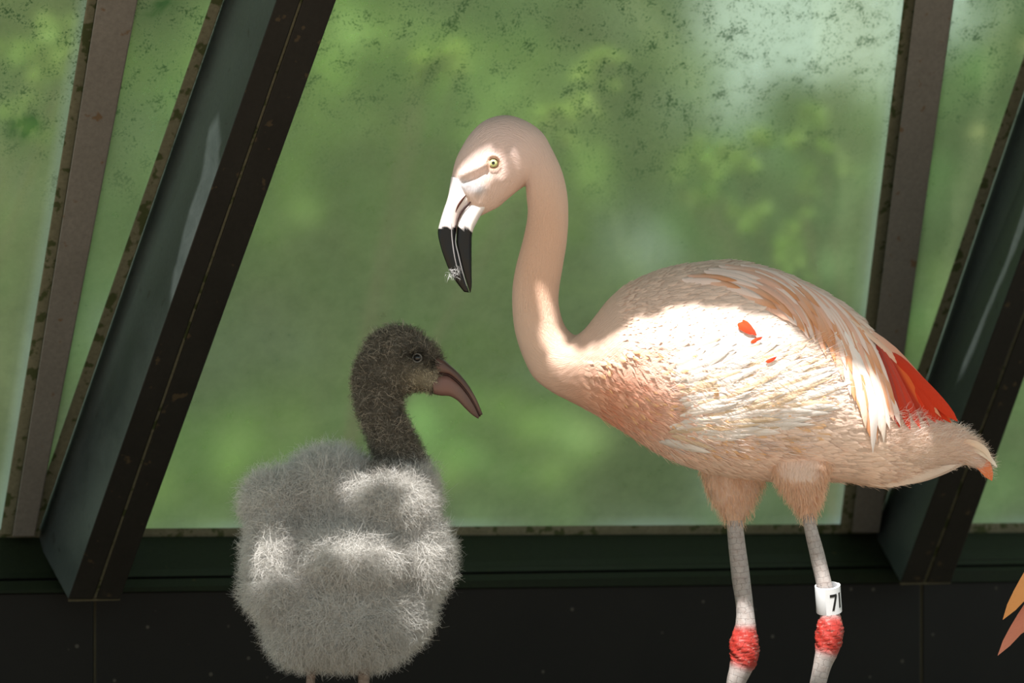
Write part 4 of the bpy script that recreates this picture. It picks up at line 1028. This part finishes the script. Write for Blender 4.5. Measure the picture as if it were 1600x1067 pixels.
for sg in (-1, 1):
    e_ = eye(chick, 654.6, 558.7, 6.6, (70, 70, 72), 5.0, ce_ + 2.2, sg, (112, 110, 106), 1.0)
    for o_ in [e_] + list(e_.children):
        co = np.zeros(len(o_.data.vertices) * 3); o_.data.vertices.foreach_get('co', co); co = co.reshape(-1, 3); co[:, 1] += CY; o_.data.vertices.foreach_set('co', co.ravel()); o_.data.update()
GREYL_, PINKL_ = GREYL, PINKL; GREYL, PINKL = lin((120, 104, 92)), lin((110, 88, 78))
leg_mesh(chick, [(492, 1000), (491, 1050), (488, 1110), (490, 1200), (492, 1336)], [8, 7, 7, 6.5, 8], CY - .02, (3000, 3100), None)
leg_mesh(chick, [(574, 1000), (573, 1050), (572, 1110), (570, 1200), (572, 1336)], [10, 9, 8, 7, 8], CY - .03, (3000, 3100), None)
GREYL, PINKL = GREYL_, PINKL_

# ------------------------------------------------------------------ second adult, only its feather tips reach into the picture
b3 = thing('flamingo', (0, 0, 0), 'flamingo mostly out of view with salmon feather tips pointing down', 'bird', 'flamingos')
ang = math.radians(-12); sc3 = 0.92
# tail tip of the first bird in its own frame, mirrored, turned, then brought to its place
tip = at(1552, 735) - np.array((base_x, 0, 0)); tip = np.array((-tip[0], tip[1], tip[2])) * sc3
Ry = np.array(((math.cos(ang), 0, math.sin(ang)), (0, 1, 0), (-math.sin(ang), 0, math.cos(ang))))
want = at(1622, 915, .02); loc3 = want - Ry @ tip
b3.location = loc3; b3.scale = (-sc3, sc3, sc3); b3.rotation_euler = (0, ang, 0)
def copy_tree(src, parent, depth=0):
    c_ = src.copy(); COL.objects.link(c_); c_.parent = parent
    for ch in src.children: copy_tree(ch, c_)
for ch in list(bird.children):
    if ch.name.split('.')[0] in ('leg', 'leg_band', 'down_wisp'): continue
    copy_tree(ch, b3)
bpy.context.view_layer.update()
inv = b3.matrix_world.inverted()
def local3(V): return np.array([inv @ Vector(v) for v in V]) + loc3
for path, W_, c0_, c1_, y_ in (([(1720, 735), (1660, 830), (1604, 915), (1567, 968)], 16, lin((238, 168, 112)), lin((236, 160, 92)), -.03), ([(1720, 790), (1660, 885), (1604, 962), (1559, 1024)], 14, lin((200, 110, 84)), lin((220, 138, 112)), -.015),
                            ([(1715, 775), (1650, 880), (1612, 940), (1586, 972)], 10, lin((222, 120, 60)), lin((230, 130, 60)), -.005), ([(1715, 830), (1660, 915), (1622, 962), (1596, 990)], 10, lin((216, 140, 110)), lin((224, 150, 120)), 0.0)):
    V, F, C, fl_ = feather_mesh(path, W_, 0, 0, c0_, c1_, onbody=False, y=y_, point=2.6, camber=.2)
    o = mesh_obj('wing_feather', local3(V), F, M['feather'], b3, col=C, flow=fl_)
# its legs reach the ground
for hp in (at(1151, 800) + np.array((0, .035, 0)), at(1256, 788) + np.array((0, -.048, 0))):
    hx, dy, zt = b3.matrix_world @ Vector(hp - np.array((base_x, 0, 0)))
    P = catmull([(hx, dy, zt), (hx - .015, dy, zt * .6), (hx - .02, dy, zt * .5), (hx - .008, dy, zt * .4), (hx, dy, .0)], 60)
    R_ = np.interp(np.linspace(0, 1, 60), [0, .4, .5, .6, 1], [.012, .010, .016, .010, .011])
    V, F = tube(P, R_, 16); f = np.exp(-((np.linspace(0, 1, 60) - .5) / .07) ** 2).repeat(16)[:, None]
    mesh_obj('leg', local3(V), F, M['leg'], b3, col=GREYL * (1 - f) + REDL * f, flow=np.column_stack((np.tile(np.arange(16), 60) * 6, np.repeat(np.linspace(0, 400, 60), 16), np.zeros(960))))
